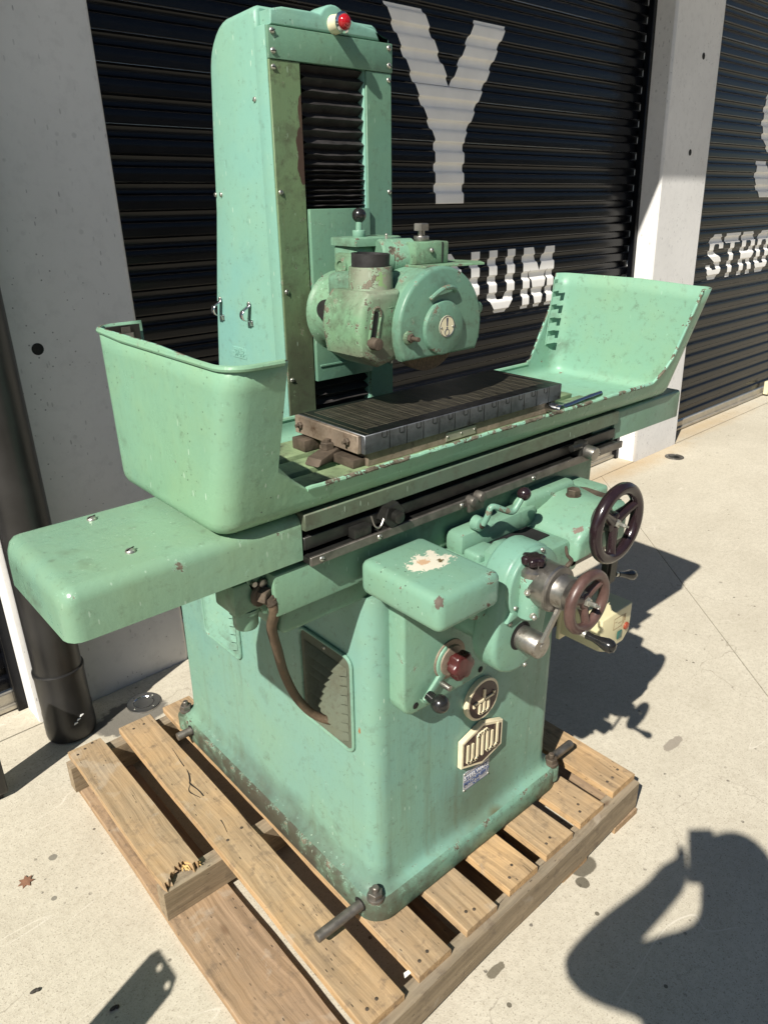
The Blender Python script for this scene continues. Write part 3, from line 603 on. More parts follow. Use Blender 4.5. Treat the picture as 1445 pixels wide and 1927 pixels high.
# crack and knots on the second board are real splits
def crack(pts, wd):
    def f(bm):
        q = smoothpath([(x, y, 0) for x, y in pts], 4); n = len(q)
        L, R = [], []
        for i, p in enumerate(q):
            ww = wd * math.sin(math.pi * (i + 0.3) / n) * (0.7 + 0.6 * random.random()) + 0.0004
            L.append(bm.verts.new((p.x - ww, p.y, 0.1404))); R.append(bm.verts.new((p.x + ww, p.y, 0.1404)))
        for i in range(n - 1): bm.faces.new((L[i], R[i], R[i + 1], L[i + 1]))
    part('split', 'black_hole', pal, f, 0)
crack([(0.703, 1.83), (0.695, 1.76), (0.69, 1.70), (0.678, 1.665), (0.672, 1.65), (0.678, 1.60), (0.672, 1.52), (0.668, 1.46), (0.66, 1.42)], 0.0022)
crack([(0.672, 1.652), (0.655, 1.625), (0.668, 1.58)], 0.0014); crack([(0.615, 1.385), (0.63, 1.387), (0.645, 1.388)], 0.001)

# ------------------------------------------------------------------ the surface grinder
gr = thing('surface_grinder', (1.12, 1.41, 0.14), 'mint green cast iron surface grinder bolted on a wooden pallet', 'grinding machine')
# --- base casting
FX0, FX1, FY0, FY1 = 0.765, 1.487, 0.925, 1.905
def base(bm):
    loops = []
    for ins, z, r in ((0.004, 0.141, 0.055), (0.0, 0.146, 0.058), (0.0, 0.198, 0.058), (0.003, 0.206, 0.055), (0.009, 0.211, 0.05), (0.020, 0.2155, 0.045), (0.026, 0.221, 0.043), (0.030, 0.232, 0.042), (0.0325, 0.25, 0.042), (0.0335, 0.30, 0.042), (0.035, 0.65, 0.042), (0.036, 1.0, 0.042)):
        loops.append([(x, y, z) for x, y in rrect(FX0 + ins, FX1 - ins, FY0 + ins, FY1 - ins, r, 6)])
    loft(bm, loops[4:], cap0=False)
def flange(bm):
    loops = []
    for ins, z, r in ((0.004, 0.141, 0.055), (0.0, 0.146, 0.058), (0.0, 0.198, 0.058), (0.003, 0.206, 0.055), (0.009, 0.211, 0.05)):
        loops.append([(x, y, z) for x, y in rrect(FX0 + ins, FX1 - ins, FY0 + ins, FY1 - ins, r, 6)])
    loft(bm, loops, cap1=False)
bs = part('base', 'base_paint', gr, base); part('base_flange', 'flange_paint', bs, flange)
for hx, hy, ax in ((FX0 - 0.0006, 0.978, 1), (FX0 - 0.0006, 1.812, 1), (FX1 + 0.0006, 0.972, -1)):
    part('bar_hole', 'black_hole', bs, lambda bm: lathe(bm, (hx, hy, 0.186), (ax, 0, 0), [(0, 0.018), (0.0005, 0.017), (0.0006, 0)], 20))
def anchor(x, y, dirty):
    o = part('anchor_bolt', 'rust_steel' if dirty else 'dark_steel', gr, lambda bm: (lathe(bm, (x, y, 0.208), (0, 0, 1), [(0, 0.021), (0.008, 0.021), (0.009, 0.019)], 20), hexa(bm, (x, y, 0.217), (0, 0, 1), 0.018, 0.014), lathe(bm, (x, y, 0.231), (0, 0, 1), [(0, 0.0085), (0.012, 0.0085), (0.014, 0.0065)], 14)), 30)
    return o
anchor(0.792, 0.952, False); anchor(1.462, 0.950, True); anchor(0.79, 1.885, False); anchor(1.462, 1.885, True)
part('corner_boss', 'flange_paint', bs, lambda bm: lathe(bm, (0.792, 1.885, 0.15), (0, 0, 1), [(0, 0.03), (0.045, 0.03), (0.05, 0.027)], 18)); part('corner_boss', 'flange_paint', bs, lambda bm: lathe(bm, (1.462, 0.950, 0.16), (0, 0, 1), [(0, 0.024), (0.042, 0.024), (0.046, 0.022)], 18))
# --- louvred vents on the left side
def vent(y0, y1, z0, z1, dirty, n):
    m = 'vent_dirty_paint' if dirty else 'vent_paint'; X = 0.7995
    v = part('vent_panel', m, gr, lambda bm: prism(bm, rrect(y0, y1, z0, z1, 0.022, 4), (X - 0.003, 0, 0), (0, 1, 0), (0, 0, 1), (1, 0, 0), 0.006, 0.001, 1))
    def fr(bm): tube(bm, [(X - 0.003, y, z) for y, z in rrect(y0, y1, z0, z1, 0.022, 5)], 0.0042, 8, True)
    part('vent_frame', 'vent_paint', v, fr)
    hh = (z1 - z0 - 0.05) / n
    for k in range(n):
        za = z0 + 0.022 + k * hh
        def lv(bm):
            ya, yb_ = y0 + 0.014, y1 - 0.016; st = 10; low = []; top = []
            for i in range(st + 1):
                t = i / st; y = ya + (yb_ - ya) * t; b_ = 0.0135 * min(1, 7 * min(t, 1 - t)) ** 0.5
                low.append((bm.verts.new((X - 0.004 - b_, y, za + 0.004)), bm.verts.new((X - 0.004 - b_ * 0.75, y, za + hh * 0.45)), bm.verts.new((X - 0.004, y, za + hh * 0.95)), bm.verts.new((X - 0.003, y, za + 0.005))))
            for a, c in zip(low, low[1:]):
                for i in range(3): bm.faces.new((a[i], c[i], c[i + 1], a[i + 1])) if i < 2 else bm.faces.new((a[0], a[3], c[3], c[0]))
        part('louvre', m, v, lv, 25)
    screw(v, (X - 0.004, (y0 + y1) / 2, z1 - 0.014), (-1, 0, 0), 0.005); screw(v, (X - 0.004, (y0 + y1) / 2, z0 + 0.012), (-1, 0, 0), 0.005)
vent(1.022, 1.208, 0.59, 0.838, True, 8); vent(1.495, 1.685, 0.595, 0.842, False, 8)
# --- bed below the table
part('bed', 'bed_paint', gr, lambda bm: box(bm, 0.586, 1.525, 0.958, 1.29, 1.054, 1.138, 0.006))
part('bed_rib', 'bed_paint', gr, lambda bm: box(bm, 0.612, 0.83, 0.985, 1.24, 0.99, 1.056, 0.016, 3))
part('bed_pedestal', 'base_paint', gr, lambda bm: box(bm, 0.835, 1.40, 0.962, 1.30, 0.99, 1.056, 0.01))
part('bed_way', 'oily_steel', gr, lambda bm: box(bm, 0.60, 1.62, 0.975, 1.25, 1.136, 1.158))
part('bed_bracket', 'bed_paint', gr, lambda bm: prism(bm, [(0.548, 1.135), (0.586, 1.135), (0.586, 1.052), (0.577, 1.056)], (0, 0.985, 0), *XZ, 0.012, 0.001, 1))
# --- table with its end covers and T-slot rail
part('table', 'oily_steel', gr, lambda bm: box(bm, 0.64, 1.63, 0.972, 1.22, 1.157, 1.238))
def cover(x0, x1, y0, y1, z0, z1, r, endr, left):
    # rounded pressed cover, open below
    def f(bm):
        secs = []
        xs = [(x0, 0.024), (x0 + 0.003, 0.014), (x0 + 0.009, 0.006), (x0 + 0.018, 0.001), (x0 + 0.028, 0), (x1, 0)] if left else [(x0, 0), (x1 - 0.01, 0), (x1 - 0.003, 0.003), (x1, 0.009)]
        for x, i in xs:
            p = [(y0 + i, z0)] + arcpts(y0 + i + r, z1 - i - r, r, 180, 90, 6) + arcpts(y1 - i - r, z1 - i - r, r, 90, 0, 6) + [(y1 - i, z0)]
            secs.append([(x, y, z) for y, z in p])
        loft(bm, secs)
    return f
lc = part('table_cover', 'cover_paint', gr, cover(0.243, 0.645, 0.952, 1.222, 1.151, 1.234, 0.022, 0.03, True), 60)
screw(lc, (0.378, 1.18, 1.2345), (0, 0, 1), 0.0085); screw(lc, (0.374, 1.017, 1.2345), (0, 0, 1), 0.0085)
part('table_cover', 'bed_paint', gr, cover(1.602, 1.927, 0.955, 1.222, 1.160, 1.234, 0.008, 0.03, False), 60)
part('table_cover_edge', 'bed_paint', gr, lambda bm: box(bm, 1.52, 1.60, 0.962, 1.2, 1.158, 1.205, 0.003))
rail = part('table_rail', 'dark_steel', gr, lambda bm: box(bm, 0.645, 1.605, 0.928, 0.934, 1.146, 1.163, 0.0008, 1))
part('rail_ledge', 'oily_steel', rail, lambda bm: box(bm, 0.646, 1.604, 0.9345, 0.971, 1.147, 1.158))
part('slot_lip', 'oily_steel', rail, lambda bm: box(bm, 0.648, 1.60, 0.950, 0.9715, 1.168, 1.192, 0.001, 1))
part('table_edge', 'table_edge_paint', rail, lambda bm: box(bm, 0.6465, 1.60, 0.943, 0.9715, 1.206, 1.2375, 0.002, 1))
for x in (0.668, 0.80, 1.02, 1.25, 1.5): screw(rail, (x, 0.928, 1.1545), (0, -1, 0), 0.0055)
d1 = part('table_dog', 'oily_steel', gr, lambda bm: (hexa(bm, (0.838, 0.955, 1.186), (0, -1, 0), 0.026, 0.028, 0.002, 0.2), lathe(bm, (0.838, 0.926, 1.186), (0, -1, 0), [(0, 0.012), (0.012, 0.012), (0.013, 0.010)], 14)), 30)
part('dog_clip', 'ground_steel', d1, lambda bm: tube(bm, smoothpath([(0.79, 0.94, 1.195), (0.795, 0.935, 1.175), (0.805, 0.932, 1.172), (0.818, 0.934, 1.188)], 5), 0.002, 6))
part('dog_block', 'oily_steel', d1, lambda bm: (box(bm, 0.745, 0.785, 0.932, 0.955, 1.163, 1.183, 0.002), lathe(bm, (0.757, 0.933, 1.174), (0, -1, 0), [(0, 0.005), (0.002, 0.005)], 10), lathe(bm, (0.772, 0.933, 1.174), (0, -1, 0), [(0, 0.005), (0.002, 0.005)], 10)))
d2 = part('table_dog', 'oily_steel', gr, lambda bm: (box(bm, 1.425, 1.455, 0.93, 0.968, 1.16, 1.196, 0.003), cyl(bm, (1.395, 0.935, 1.188), (1.43, 0.935, 1.188), 0.008)), 30)
part('dog_knob', 'ground_steel', d2, lambda bm: cyl(bm, (1.452, 0.945, 1.172), (1.452, 0.905, 1.168), 0.0165, 20, 0.002))
d3 = part('table_dog', 'dark_steel', gr, lambda bm: (cyl(bm, (1.045, 0.935, 1.158), (1.045, 0.914, 1.158), 0.011, 14, 0.002), cyl(bm, (1.07, 0.935, 1.162), (1.07, 0.914, 1.162), 0.011, 14, 0.002), box(bm, 1.035, 1.08, 0.92, 0.928, 1.135, 1.165, 0.002)))
# --- splash tray
TY0, TY1, TX0, TX1 = 0.942, 1.318, 0.484, 1.838
TF, TB, TL, TR = 0.258, 0.075, -0.012, 0.095      # how far each wall leans out per metre of height
def lean(x, y, z):
    k = z - 1.24; wf = max(0, min(1, (1.12 - y) / 0.12)); wb = max(0, min(1, (y - 1.12) / 0.12)); wl_ = max(0, min(1, (1.0 - x) / 0.3)); wr = max(0, min(1, (x - 1.3) / 0.3))
    return (x - TL * k * wl_ + TR * k * wr, y - TF * k * wf + TB * k * wb, z)
def tray(bm):
    r = 0.040; per = []
    ch = lambda cx, cy, a0, a1: [(cx + r * math.cos(math.radians(a0 + (a1 - a0) * i / 6)), cy + r * math.sin(math.radians(a0 + (a1 - a0) * i / 6))) for i in range(7)]
    fx = [0.55, 0.5815, 0.583, 0.610, 0.646, 0.75, 0.9, 1.05, 1.2, 1.35, 1.5, 1.6, 1.66, 1.712, 1.745, 1.764, 1.7665, 1.79]
    bx = [0.55, 0.5755, 0.577, 0.60, 0.635, 0.75, 0.9, 1.05, 1.2, 1.35, 1.5, 1.6, 1.68, 1.715, 1.74, 1.77, 1.79]
    per += ch(TX0 + r, TY0 + r, 180, 270)[:] + [(x, TY0) for x in fx] + ch(TX1 - r, TY0 + r, 270, 360) + [(TX1, y) for y in (1.0, 1.1, 1.2)] + ch(TX1 - r, TY1 - r, 0, 90)
    per += [(x, TY1) for x in bx[::-1]] + ch(TX0 + r, TY1 - r, 90, 180) + [(TX0, y) for y in (1.2, 1.1, 1.0)]
    cx, cy = (TX0 + TX1) / 2, (TY0 + TY1) / 2
    def top(x, y):
        if y < 1.1: pts = [(0.0, 1.520), (0.5816, 1.517), (0.5829, 1.346), (0.610, 1.318), (0.646, 1.2885), (1.712, 1.2875), (1.745, 1.313), (1.764, 1.347), (1.7664, 1.515), (3, 1.518)]
        else: pts = [(0.0, 1.525), (0.5756, 1.525), (0.5769, 1.352), (0.60, 1.325), (0.635, 1.283), (1.70, 1.281), (1.715, 1.295), (1.79, 1.43), (1.80, 1.455), (1.806, 1.523), (3, 1.523)]
        for (a, za), (c, zc) in zip(pts, pts[1:]):
            if a <= x <= c: return za + (zc - za) * (x - a) / (c - a)
        return 1.3
    loops = []
    def inset(p, i):
        x, y = p; sx = i if x < cx else -i; sy = i if y < cy else -i
        fx_ = max(0.0, 1 - min(abs(x - TX0), abs(x - TX1)) / r); fy_ = max(0.0, 1 - min(abs(y - TY0), abs(y - TY1)) / r)
        return (x + sx * min(1, fx_), y + sy * min(1, fy_))
    for i, z in ((0.026, 1.2385), (0.014, 1.2405), (0.005, 1.2475), (0.001, 1.257), (0.0, 1.266)):
        loops.append([lean(*inset(p, i), z) for p in per])
    for t in (0.15, 0.35, 0.6, 0.85, 1.0):
        loops.append([lean(p[0], p[1], 1.266 + (top(*p) - 1.266) * t) for p in per])
    loft(bm, loops, cap1=False)
    bmesh.ops.recalc_face_normals(bm, faces=bm.faces[:])
ty = part('splash_tray', 'tray_paint', gr, tray, 60)
ty.data.materials.append(MAT['tray_inner_paint']); ty.data.materials.append(MAT['rim_paint'])
md = ty.modifiers.new('thickness', 'SOLIDIFY'); md.thickness = 0.0045; md.offset = -1; md.material_offset = 1; md.material_offset_rim = 2
# rolled rim on the tall left end, chipped front lip
zr = 1.519
bead = [(0.574, TY0)] + [(TX0 + 0.04 + 0.04 * math.cos(math.radians(a)), TY0 + 0.04 + 0.04 * math.sin(math.radians(a))) for a in range(270, 179, -15)] + [(TX0, y) for y in (1.0, 1.1, 1.2, 1.27)] + [(TX0 + 0.04 + 0.04 * math.cos(math.radians(a)), TY1 - 0.04 + 0.04 * math.sin(math.radians(a))) for a in range(180, 89, -15)] + [(0.574, TY1)]
part('rim_bead', 'tray_paint', ty, lambda bm: tube(bm, [lean(x, y, zr - 0.003 + (0.004 if y > 1.2 else 0)) for x, y in bead], 0.0048, 8))
part('front_lip', 'rim_paint', ty, lambda bm: tube(bm, [lean(0.646 + 1.066 * i / 90, TY0 + 0.0022, 1.2884 + 0.0007 * math.sin(i * 1.7)) for i in range(91)], 0.0045, 8))
part('back_lip', 'tray_paint', ty, lambda bm: tube(bm, [lean(0.635 + i * 0.0533, TY1 - 0.002, 1.2815) for i in range(21)], 0.0055, 8))
part('end_lip', 'rim_paint', ty, lambda bm: tube(bm, [lean(x, y, z) for x, y, z in ((1.7665, TY0 + 0.002, 1.515), (1.765, TY0 + 0.002, 1.40), (1.763, TY0 + 0.002, 1.347), (1.745, TY0 + 0.002, 1.313), (1.712, TY0 + 0.002, 1.288))], 0.0036, 8))
# slotted catch strips inside the tall ends
def strip(name, x, y, zlo, zhi, lean_, n, mat):
    t = part(name, mat, ty, lambda bm: prism(bm, [(0, zlo), (0.016, zlo), (0.016 + lean_ * (zhi - zlo), zhi), (lean_ * (zhi - zlo), zhi)], (x, y, 0), (1, 0, 0), (0, 0, 1), (0, 1, 0), 0.003))
    hh = (zhi - zlo) / n
    for k in range(n):
        z = zlo + hh * k; xo = lean_ * hh * k
        part('catch_tab', mat, t, lambda bm: prism(bm, [(0, 0), (0.021, 0.004), (0.021 + lean_ * hh * 0.6, hh * 0.60 + 0.004), (lean_ * hh * 0.6, hh * 0.60)], (x + xo, y - 0.001, z + 0.004), (0.62, -0.78, 0), (0, 0, 1), (0.78, 0.62, 0), 0.0025))
    return t
strip('catch_strip', 1.787, 1.318, 1.325, 1.508, 0.11, 5, 'tray_inner_paint')
part('catch_plate', 'oily_steel', ty, lambda bm: box(bm, 0.500, 0.571, 1.3255, 1.3285, 1.40, 1.521, 0.001, 1)); strip('catch_strip', 0.535, 1.322, 1.40, 1.518, 0.0, 3, 'dark_steel')
for k in range(5):
    z = 1.372 + 0.030 * k; p_ = lean(1.768, TY0 + 0.0052, z)
    part('lip_patch', 'putty', ty, lambda bm: prism(bm, [(0, 0), (0.016, 0.003), (0.019, 0.021), (0.003, 0.018)], p_, (1, 0, 0), (0.05, -0.19, 1), (0, 1, 0), 0.0012))
# worktable surface inside the tray
wt = part('worktable', 'worktable_paint', gr, lambda bm: (box(bm, 0.60, 1.58, 0.965, 1.05, 1.2435, 1.262, 0.002), box(bm, 0.60, 1.58, 1.072, 1.13, 1.2435, 1.262, 0.002), box(bm, 0.60, 1.58, 1.152, 1.24, 1.2435, 1.262, 0.002)))
# --- magnetic chuck
CX0, CX1, CY0, CY1 = 0.826, 1.424, 0.996, 1.207
chk = part('magnetic_chuck', 'chuck_steel', gr, lambda bm: box(bm, CX0, CX1, CY0, CY1, 1.289, 1.326, 0.0012, 1))
part('chuck_base', 'chuck_side', chk, lambda bm: box(bm, CX0 + 0.012, CX1 - 0.012, CY0 + 0.006, CY1 - 0.006, 1.262, 1.2885, 0.001, 1))
part('chuck_foot', 'rust_steel', chk, lambda bm: box(bm, CX0 - 0.018, CX0 + 0.0115, CY0 + 0.014, CY1 - 0.135, 1.262, 1.279, 0.002)); part('chuck_foot', 'rust_steel', chk, lambda bm: box(bm, CX0 - 0.026, CX0 + 0.0115, CY1 - 0.055, CY1 - 0.012, 1.262, 1.286, 0.002))
part('chuck_end_plate', 'chuck_side', chk, lambda bm: box(bm, CX0 - 0.009, CX0 - 0.0003, CY0 + 0.010, CY1 - 0.001, 1.290, 1.3255, 0.0012, 1))
for y in (1.035, 1.185): part('end_bolt', 'rust_steel', chk, lambda bm: (hexa(bm, (CX0 - 0.009, y, 1.309), (-1, 0, 0), 0.0075, 0.006), cyl(bm, (CX0 - 0.015, y, 1.309), (CX0 - 0.022, y, 1.309), 0.0035, 8)), 30)
def lines(bm):
    z = 1.3262
    y = CY0 + 0.034
    while y < CY1 - 0.018:
        box(bm, CX0 + 0.03, CX1 - 0.028, y, y + 0.0009, z - 0.002, z + 0.0003); box(bm, CX0 + 0.03, CX1 - 0.028, y + 0.0036, y + 0.0043, z - 0.002, z + 0.0003); y += 0.0098
    for k in range(21):
        x = CX0 + 0.03 + k * 0.0268; box(bm, x, x + 0.0009, CY0 + 0.03, CY1 - 0.016, z - 0.002, z + 0.0002)
    for x in (CX0 + 0.012, CX1 - 0.012): box(bm, x, x + 0.001, CY0 + 0.004, CY1 - 0.004, z - 0.002, z + 0.0003)
part('pole_lines', 'brass', chk, lines, 0)['kind'] = 'stuff'
part('chuck_face', 'pole_dark', chk, lambda bm: box(bm, CX0 + 0.0015, CX1 - 0.0015, CY0 + 0.0015, CY1 - 0.0015, 1.3255, 1.3262))
for k in range(12):
    x = CX0 + 0.038 + k * 0.0445
    part('pole_block', 'pole_dark', chk, lambda bm: (box(bm, x, x + 0.026, CY0 + 0.003, CY0 + 0.030, 1.325, 1.3266), box(bm, x + 0.026, x + 0.0272, CY0 + 0.003, CY0 + 0.05, 1.325, 1.32675)))
    part('pole_notch', 'oily_steel', chk, lambda bm: tube(bm, [(x + 0.004, CY0 - 0.0002, 1.3255), (x + 0.004, CY0 - 0.0002, 1.3165), (x + 0.006, CY0 - 0.0002, 1.3145), (x + 0.014, CY0 - 0.0002, 1.3145), (x + 0.016, CY0 - 0.0002, 1.3165), (x + 0.016, CY0 - 0.0002, 1.3255)], 0.0008, 5))
    part('pole_seam', 'oily_steel', chk, lambda bm: box(bm, x + 0.022, x + 0.0231, CY0 - 0.0006, CY0 + 0.002, 1.2895, 1.3255))
np_ = part('chuck_name_plate', 'aluminium', chk, lambda bm: box(bm, 1.045, 1.135, CY0 + 0.0038, CY0 + 0.0058, 1.266, 1.285, 0.0005, 1))
for x in (1.050, 1.09, 1.130): screw(np_, (x, CY0 + 0.0038, 1.2755), (0, -1, 0), 0.0028)
part('chuck_lever', 'chrome', chk, lambda bm: (cyl(bm, (1.385, CY0 + 0.006, 1.276), (1.385, CY0 - 0.034, 1.276), 0.0125, 22, 0.002), tube(bm, smoothpath([(1.392, CY0 - 0.022, 1.276), (1.42, CY0 - 0.026, 1.279), (1.47, CY0 - 0.03, 1.285), (1.535, CY0 - 0.034, 1.29)], 5), 0.008, 12, False, [0.009 - 0.003 * i / 15 + (0.0 if i < 12 else 0.001) for i in range(16)])))
def clamp(x, y):
    c = part('hold_down_clamp', 'rust_steel', chk, lambda bm: prism(bm, [(-0.062, 0.0), (-0.052, 0.012), (0.0, 0.022), (0.022, 0.02), (0.022, 0.004), (-0.02, 0.0)], (x, y - 0.016, 1.264), (0.97, 0.22, 0), (0, 0, 1), (-0.22, 0.97, 0), 0.036, 0.003, 2, True), 30)
    part('clamp_bolt', 'rust_steel', c, lambda bm: (hexa(bm, (x - 0.012, y + 0.004, 1.283), (0, 0, 1), 0.0145, 0.014), cyl(bm, (x - 0.012, y + 0.004, 1.296), (x - 0.012, y + 0.004, 1.302), 0.007, 10)), 30)
clamp(CX0 - 0.002, 1.088); clamp(CX1 + 0.03, 1.12)

# ------------------------------------------------------------------ column
KX0, KX1, KY = 0.957, 1.286, 1.432
def column(bm):
    prof = [(KY + 0.036, 1.0), (KY + 0.036, 2.045), (KY + 0.037, 2.078), (KY + 0.046, 2.084)] + arcpts(1.575, 1.985, 0.094, 82, 8, 7) + [(1.685, 1.85), (1.70, 1.70), (1.738, 1.50), (1.762, 1.33), (1.80, 1.0)]
    secs = []
    for x, i in ((KX0, 0.014), (KX0 + 0.0022, 0.0075), (KX0 + 0.007, 0.0025), (KX0 + 0.014, 0.0), (KX1 - 0.014, 0.0), (KX1 - 0.007, 0.0025), (KX1 - 0.0022, 0.0075), (KX1, 0.014)):
        L = []
        for y, z in prof:
            cyy, czz = 1.56, 1.6; dy = (y - cyy); L.append((x, y - math.copysign(i, dy) if y > KY + 0.0365 else y, z - (i if z > 1.9 else 0)))
        secs.append(L)
    loft(bm, secs)
cl = part('column', 'column_paint', gr, column, 45)
part('column_cheek', 'column_paint', cl, lambda bm: box(bm, KX0 - 0.0006, 1.034, KY + 0.0036, KY + 0.046, 1.0, 2.0455, 0.003, 2)); part('column_cheek', 'column_paint', cl, lambda bm: box(bm, 1.2105, KX1 + 0.0006, KY + 0.0036, KY + 0.046, 1.0, 2.0455, 0.003, 2))
# moulded head with the lamp boss
def head(bm):
    out = [(KX0 + 0.012, 2.046), (KX0 + 0.012, 2.072), (1.0, 2.079), (1.072, 2.0795)] + arcpts(1.128, 2.058, 0.040, 150, 40, 8) + [(1.185, 2.073), (1.225, 2.069)] + arcpts(1.235, 2.046, 0.022, 85, 10, 4) + [(1.283, 2.048), (1.283, 2.046)]
    prism(bm, out, (0, KY - 0.001, 0), *XZ, 0.05, 0.005, 3)
part('column_head', 'column_paint', cl, head, 50)
tp = part('column_top_plate', 'plate_paint', cl, lambda bm: box(bm, KX0 + 0.001, KX1 + 0.002, KY - 0.005, KY + 0.0035, 1.9865, 2.0435, 0.0015, 2))
lp = part('column_side_plate', 'stained_plate_paint', cl, lambda bm: box(bm, KX0 + 0.001, 1.033, KY - 0.003, KY + 0.0035, 1.20, 1.9855, 0.001, 1))
rp = part('column_side_plate', 'plate_paint', cl, lambda bm: box(bm, 1.2115, KX1, KY - 0.003, KY + 0.0035, 1.20, 1.9855, 0.001, 1))
for x in (0.968, 1.278):
    for z in (2.034, 2.0, ): screw(tp, (x, KY - 0.005, z), (0, -1, 0), 0.0062)
    for z in (1.972, 1.74, 1.535, 1.335): screw(lp if x < 1 else rp, (x, KY - 0.003, z), (0, -1, 0), 0.0058)
for y, z in ((1.488, 1.919), (1.66, 1.738), (1.685, 1.738)): screw(cl, (KX0 - 0.001, y, z), (-1, 0, 0), 0.0052)
part('slide_recess', 'black_hole', cl, lambda bm: box(bm, 1.0345, 1.210, KY + 0.030, KY + 0.035, 1.2, 1.99))
def bellows(z0, z1, zs, name):
    def f(bm):
        rows = []
        for i, z in enumerate(zs):
            y = KY + (0.026 if i % 2 else 0.008) + random.uniform(-0.003, 0.002); z += random.uniform(-0.001, 0.001)
            rows.append([bm.verts.new((1.036 + (0.0 if i % 2 else 0.005 + 0.012 * random.random()) + 0.172 * k / 6, y + random.uniform(-0.0008, 0.0008), z + random.uniform(-0.0012, 0.0012))) for k in range(7)])
        for a, c in zip(rows, rows[1:]):
            for k in range(6): bm.faces.new((a[k], a[k + 1], c[k + 1], c[k]))
    part(name, 'bellows_cloth', cl, f, 25)
zs = [1.985]; z = 1.985
while z > 1.80: z -= random.uniform(0.010, 0.014); zs.append(z)
while z > 1.712: z -= 0.0052; zs.append(z)
bellows(0, 0, zs, 'bellows'); bellows(0, 0, [1.325 - 0.011 * k for k in range(10)], 'lower_bellows')
# serial plate cast into the side
sp = part('serial_plate', 'column_paint', cl, lambda bm: prism(bm, [(-0.031, -0.014), (0.031, -0.014), (0.036, 0.0), (0.031, 0.014), (-0.031, 0.014), (-0.036, 0.0)], (KX0 - 0.0015, 1.639, 1.372), (0, -1, 0), (0, 0, 1), (1, 0, 0), 0.003, 0.001, 1))
textmesh('serial_number', '3748', 0.023, 'column_paint', sp, (KX0 - 0.0016, 1.639, 1.372), (0, -1, 0), (0, 0, 1), 0.0015, bold=0.0006)
for y in (1.611, 1.667): part('rivet', 'column_paint', sp, lambda bm: sphere(bm, (KX0 - 0.0012, y, 1.372), 0.0025, 8, 5))
# pipe clips
for y in (1.708, 1.573):
    c = part('pipe_clip', 'chrome', cl, lambda bm: prism(bm, [(-0.007, -0.026), (0.007, -0.026), (0.007, -0.012), (-0.007, -0.012)], (KX0 - 0.0025, y - 0.004, 1.472), (0, -1, 0), (0, 0, 1), (1, 0, 0), 0.0025))
    def loop(bm):
        pts = [(KX0 - 0.002, 1.50), (KX0 - 0.003, 1.492)] + [(KX0 - 0.013 - 0.012 * math.cos(math.radians(a)), 1.472 + 0.013 * math.sin(math.radians(a))) for a in range(70, -71, -20)] + [(KX0 - 0.003, 1.458), (KX0 - 0.002, 1.446)]
        vs = [[bm.verts.new((x, y + d, z_)) for d in (-0.007, 0.007)] for x, z_ in pts]
        for a, b2 in zip(vs, vs[1:]): bm.faces.new((a[0], a[1], b2[1], b2[0]))
    lo_ = part('clip_loop', 'chrome', c, loop, 60); m_ = lo_.modifiers.new('thickness', 'SOLIDIFY'); m_.thickness = 0.0018
    screw(c, (KX0 - 0.003, y, 1.499), (-1, 0, 0), 0.0042)
# signal lamp
lm = part('signal_lamp', 'cream_plastic', gr, lambda bm: lathe(bm, (1.128, KY - 0.001, 2.062), (0, -1, 0), [(0, 0.0185), (0.024, 0.0165), (0.028, 0.0165)], 26))
part('lamp_bezel', 'chrome', lm, lambda bm: lathe(bm, (1.128, KY - 0.027, 2.062), (0, -1, 0), [(0, 0.017), (0.002, 0.0195), (0.005, 0.0195), (0.008, 0.016)], 26)); part('lamp_lens', 'red_lens', lm, lambda bm: lathe(bm, (1.128, KY - 0.034, 2.062), (0, -1, 0), [(0, 0.0145), (0.006, 0.0142), (0.010, 0.011), (0.0115, 0.0085), (0.0135, 0.008), (0.015, 0.0045), (0.0155, 0)], 24))

# ------------------------------------------------------------------ wheelhead
wh = part('wheelhead_slide', 'plate_paint', gr, lambda bm: box(bm, 1.036, 1.2095, KY - 0.012, KY + 0.0005, 1.322, 1.706, 0.002, 2))
part('slide_ridge', 'plate_paint', wh, lambda bm: box(bm, 1.044, 1.16, KY - 0.0145, KY - 0.0125, 1.356, 1.361, 0.0008, 1))
HC = (1.078, 1.487)      # spindle axis
sb = part('spindle_body', 'head_paint', gr, lambda bm: lathe(bm, (1.103, KY - 0.012, 1.482), (0, -1, 0), [(0, 0.092), (0.005, 0.086), (0.014, 0.083), (0.08, 0.081), (0.17, 0.080), (0.26, 0.079)], 40), 50)
ax = V(-0.88, -0.47, 0.05)
part('oil_cap', 'oily_steel', sb, lambda bm: lathe(bm, V(1.103, 1.36, 1.497) + V(-0.9, 0, 0.0) * 0.085, ax, [(-0.006, 0.023), (0.007, 0.023), (0.009, 0.021), (0.009, 0.004), (0.0105, 0.003), (0.0105, 0)], 26))
part('oil_hole', 'dark_steel', sb, lambda bm: lathe(bm, (1.034, 1.31, 1.53), (-0.75, -0.4, 0.5), [(0, 0.017), (0.003, 0.016), (0.0035, 0.007), (0.002, 0.006), (0.002, 0)], 16))
part('spindle_pad', 'head_worn_paint', sb, lambda bm: prism(bm, [(-0.03, -0.022), (0.03, -0.022), (0.036, 0.0), (0.03, 0.024), (-0.03, 0.024), (-0.036, 0)], (1.03, 1.31, 1.527), (0.4, -0.9, 0.1), (0.5, 0.2, 0.85), (0.8, 0.4, -0.45), 0.02, 0.004, 2))
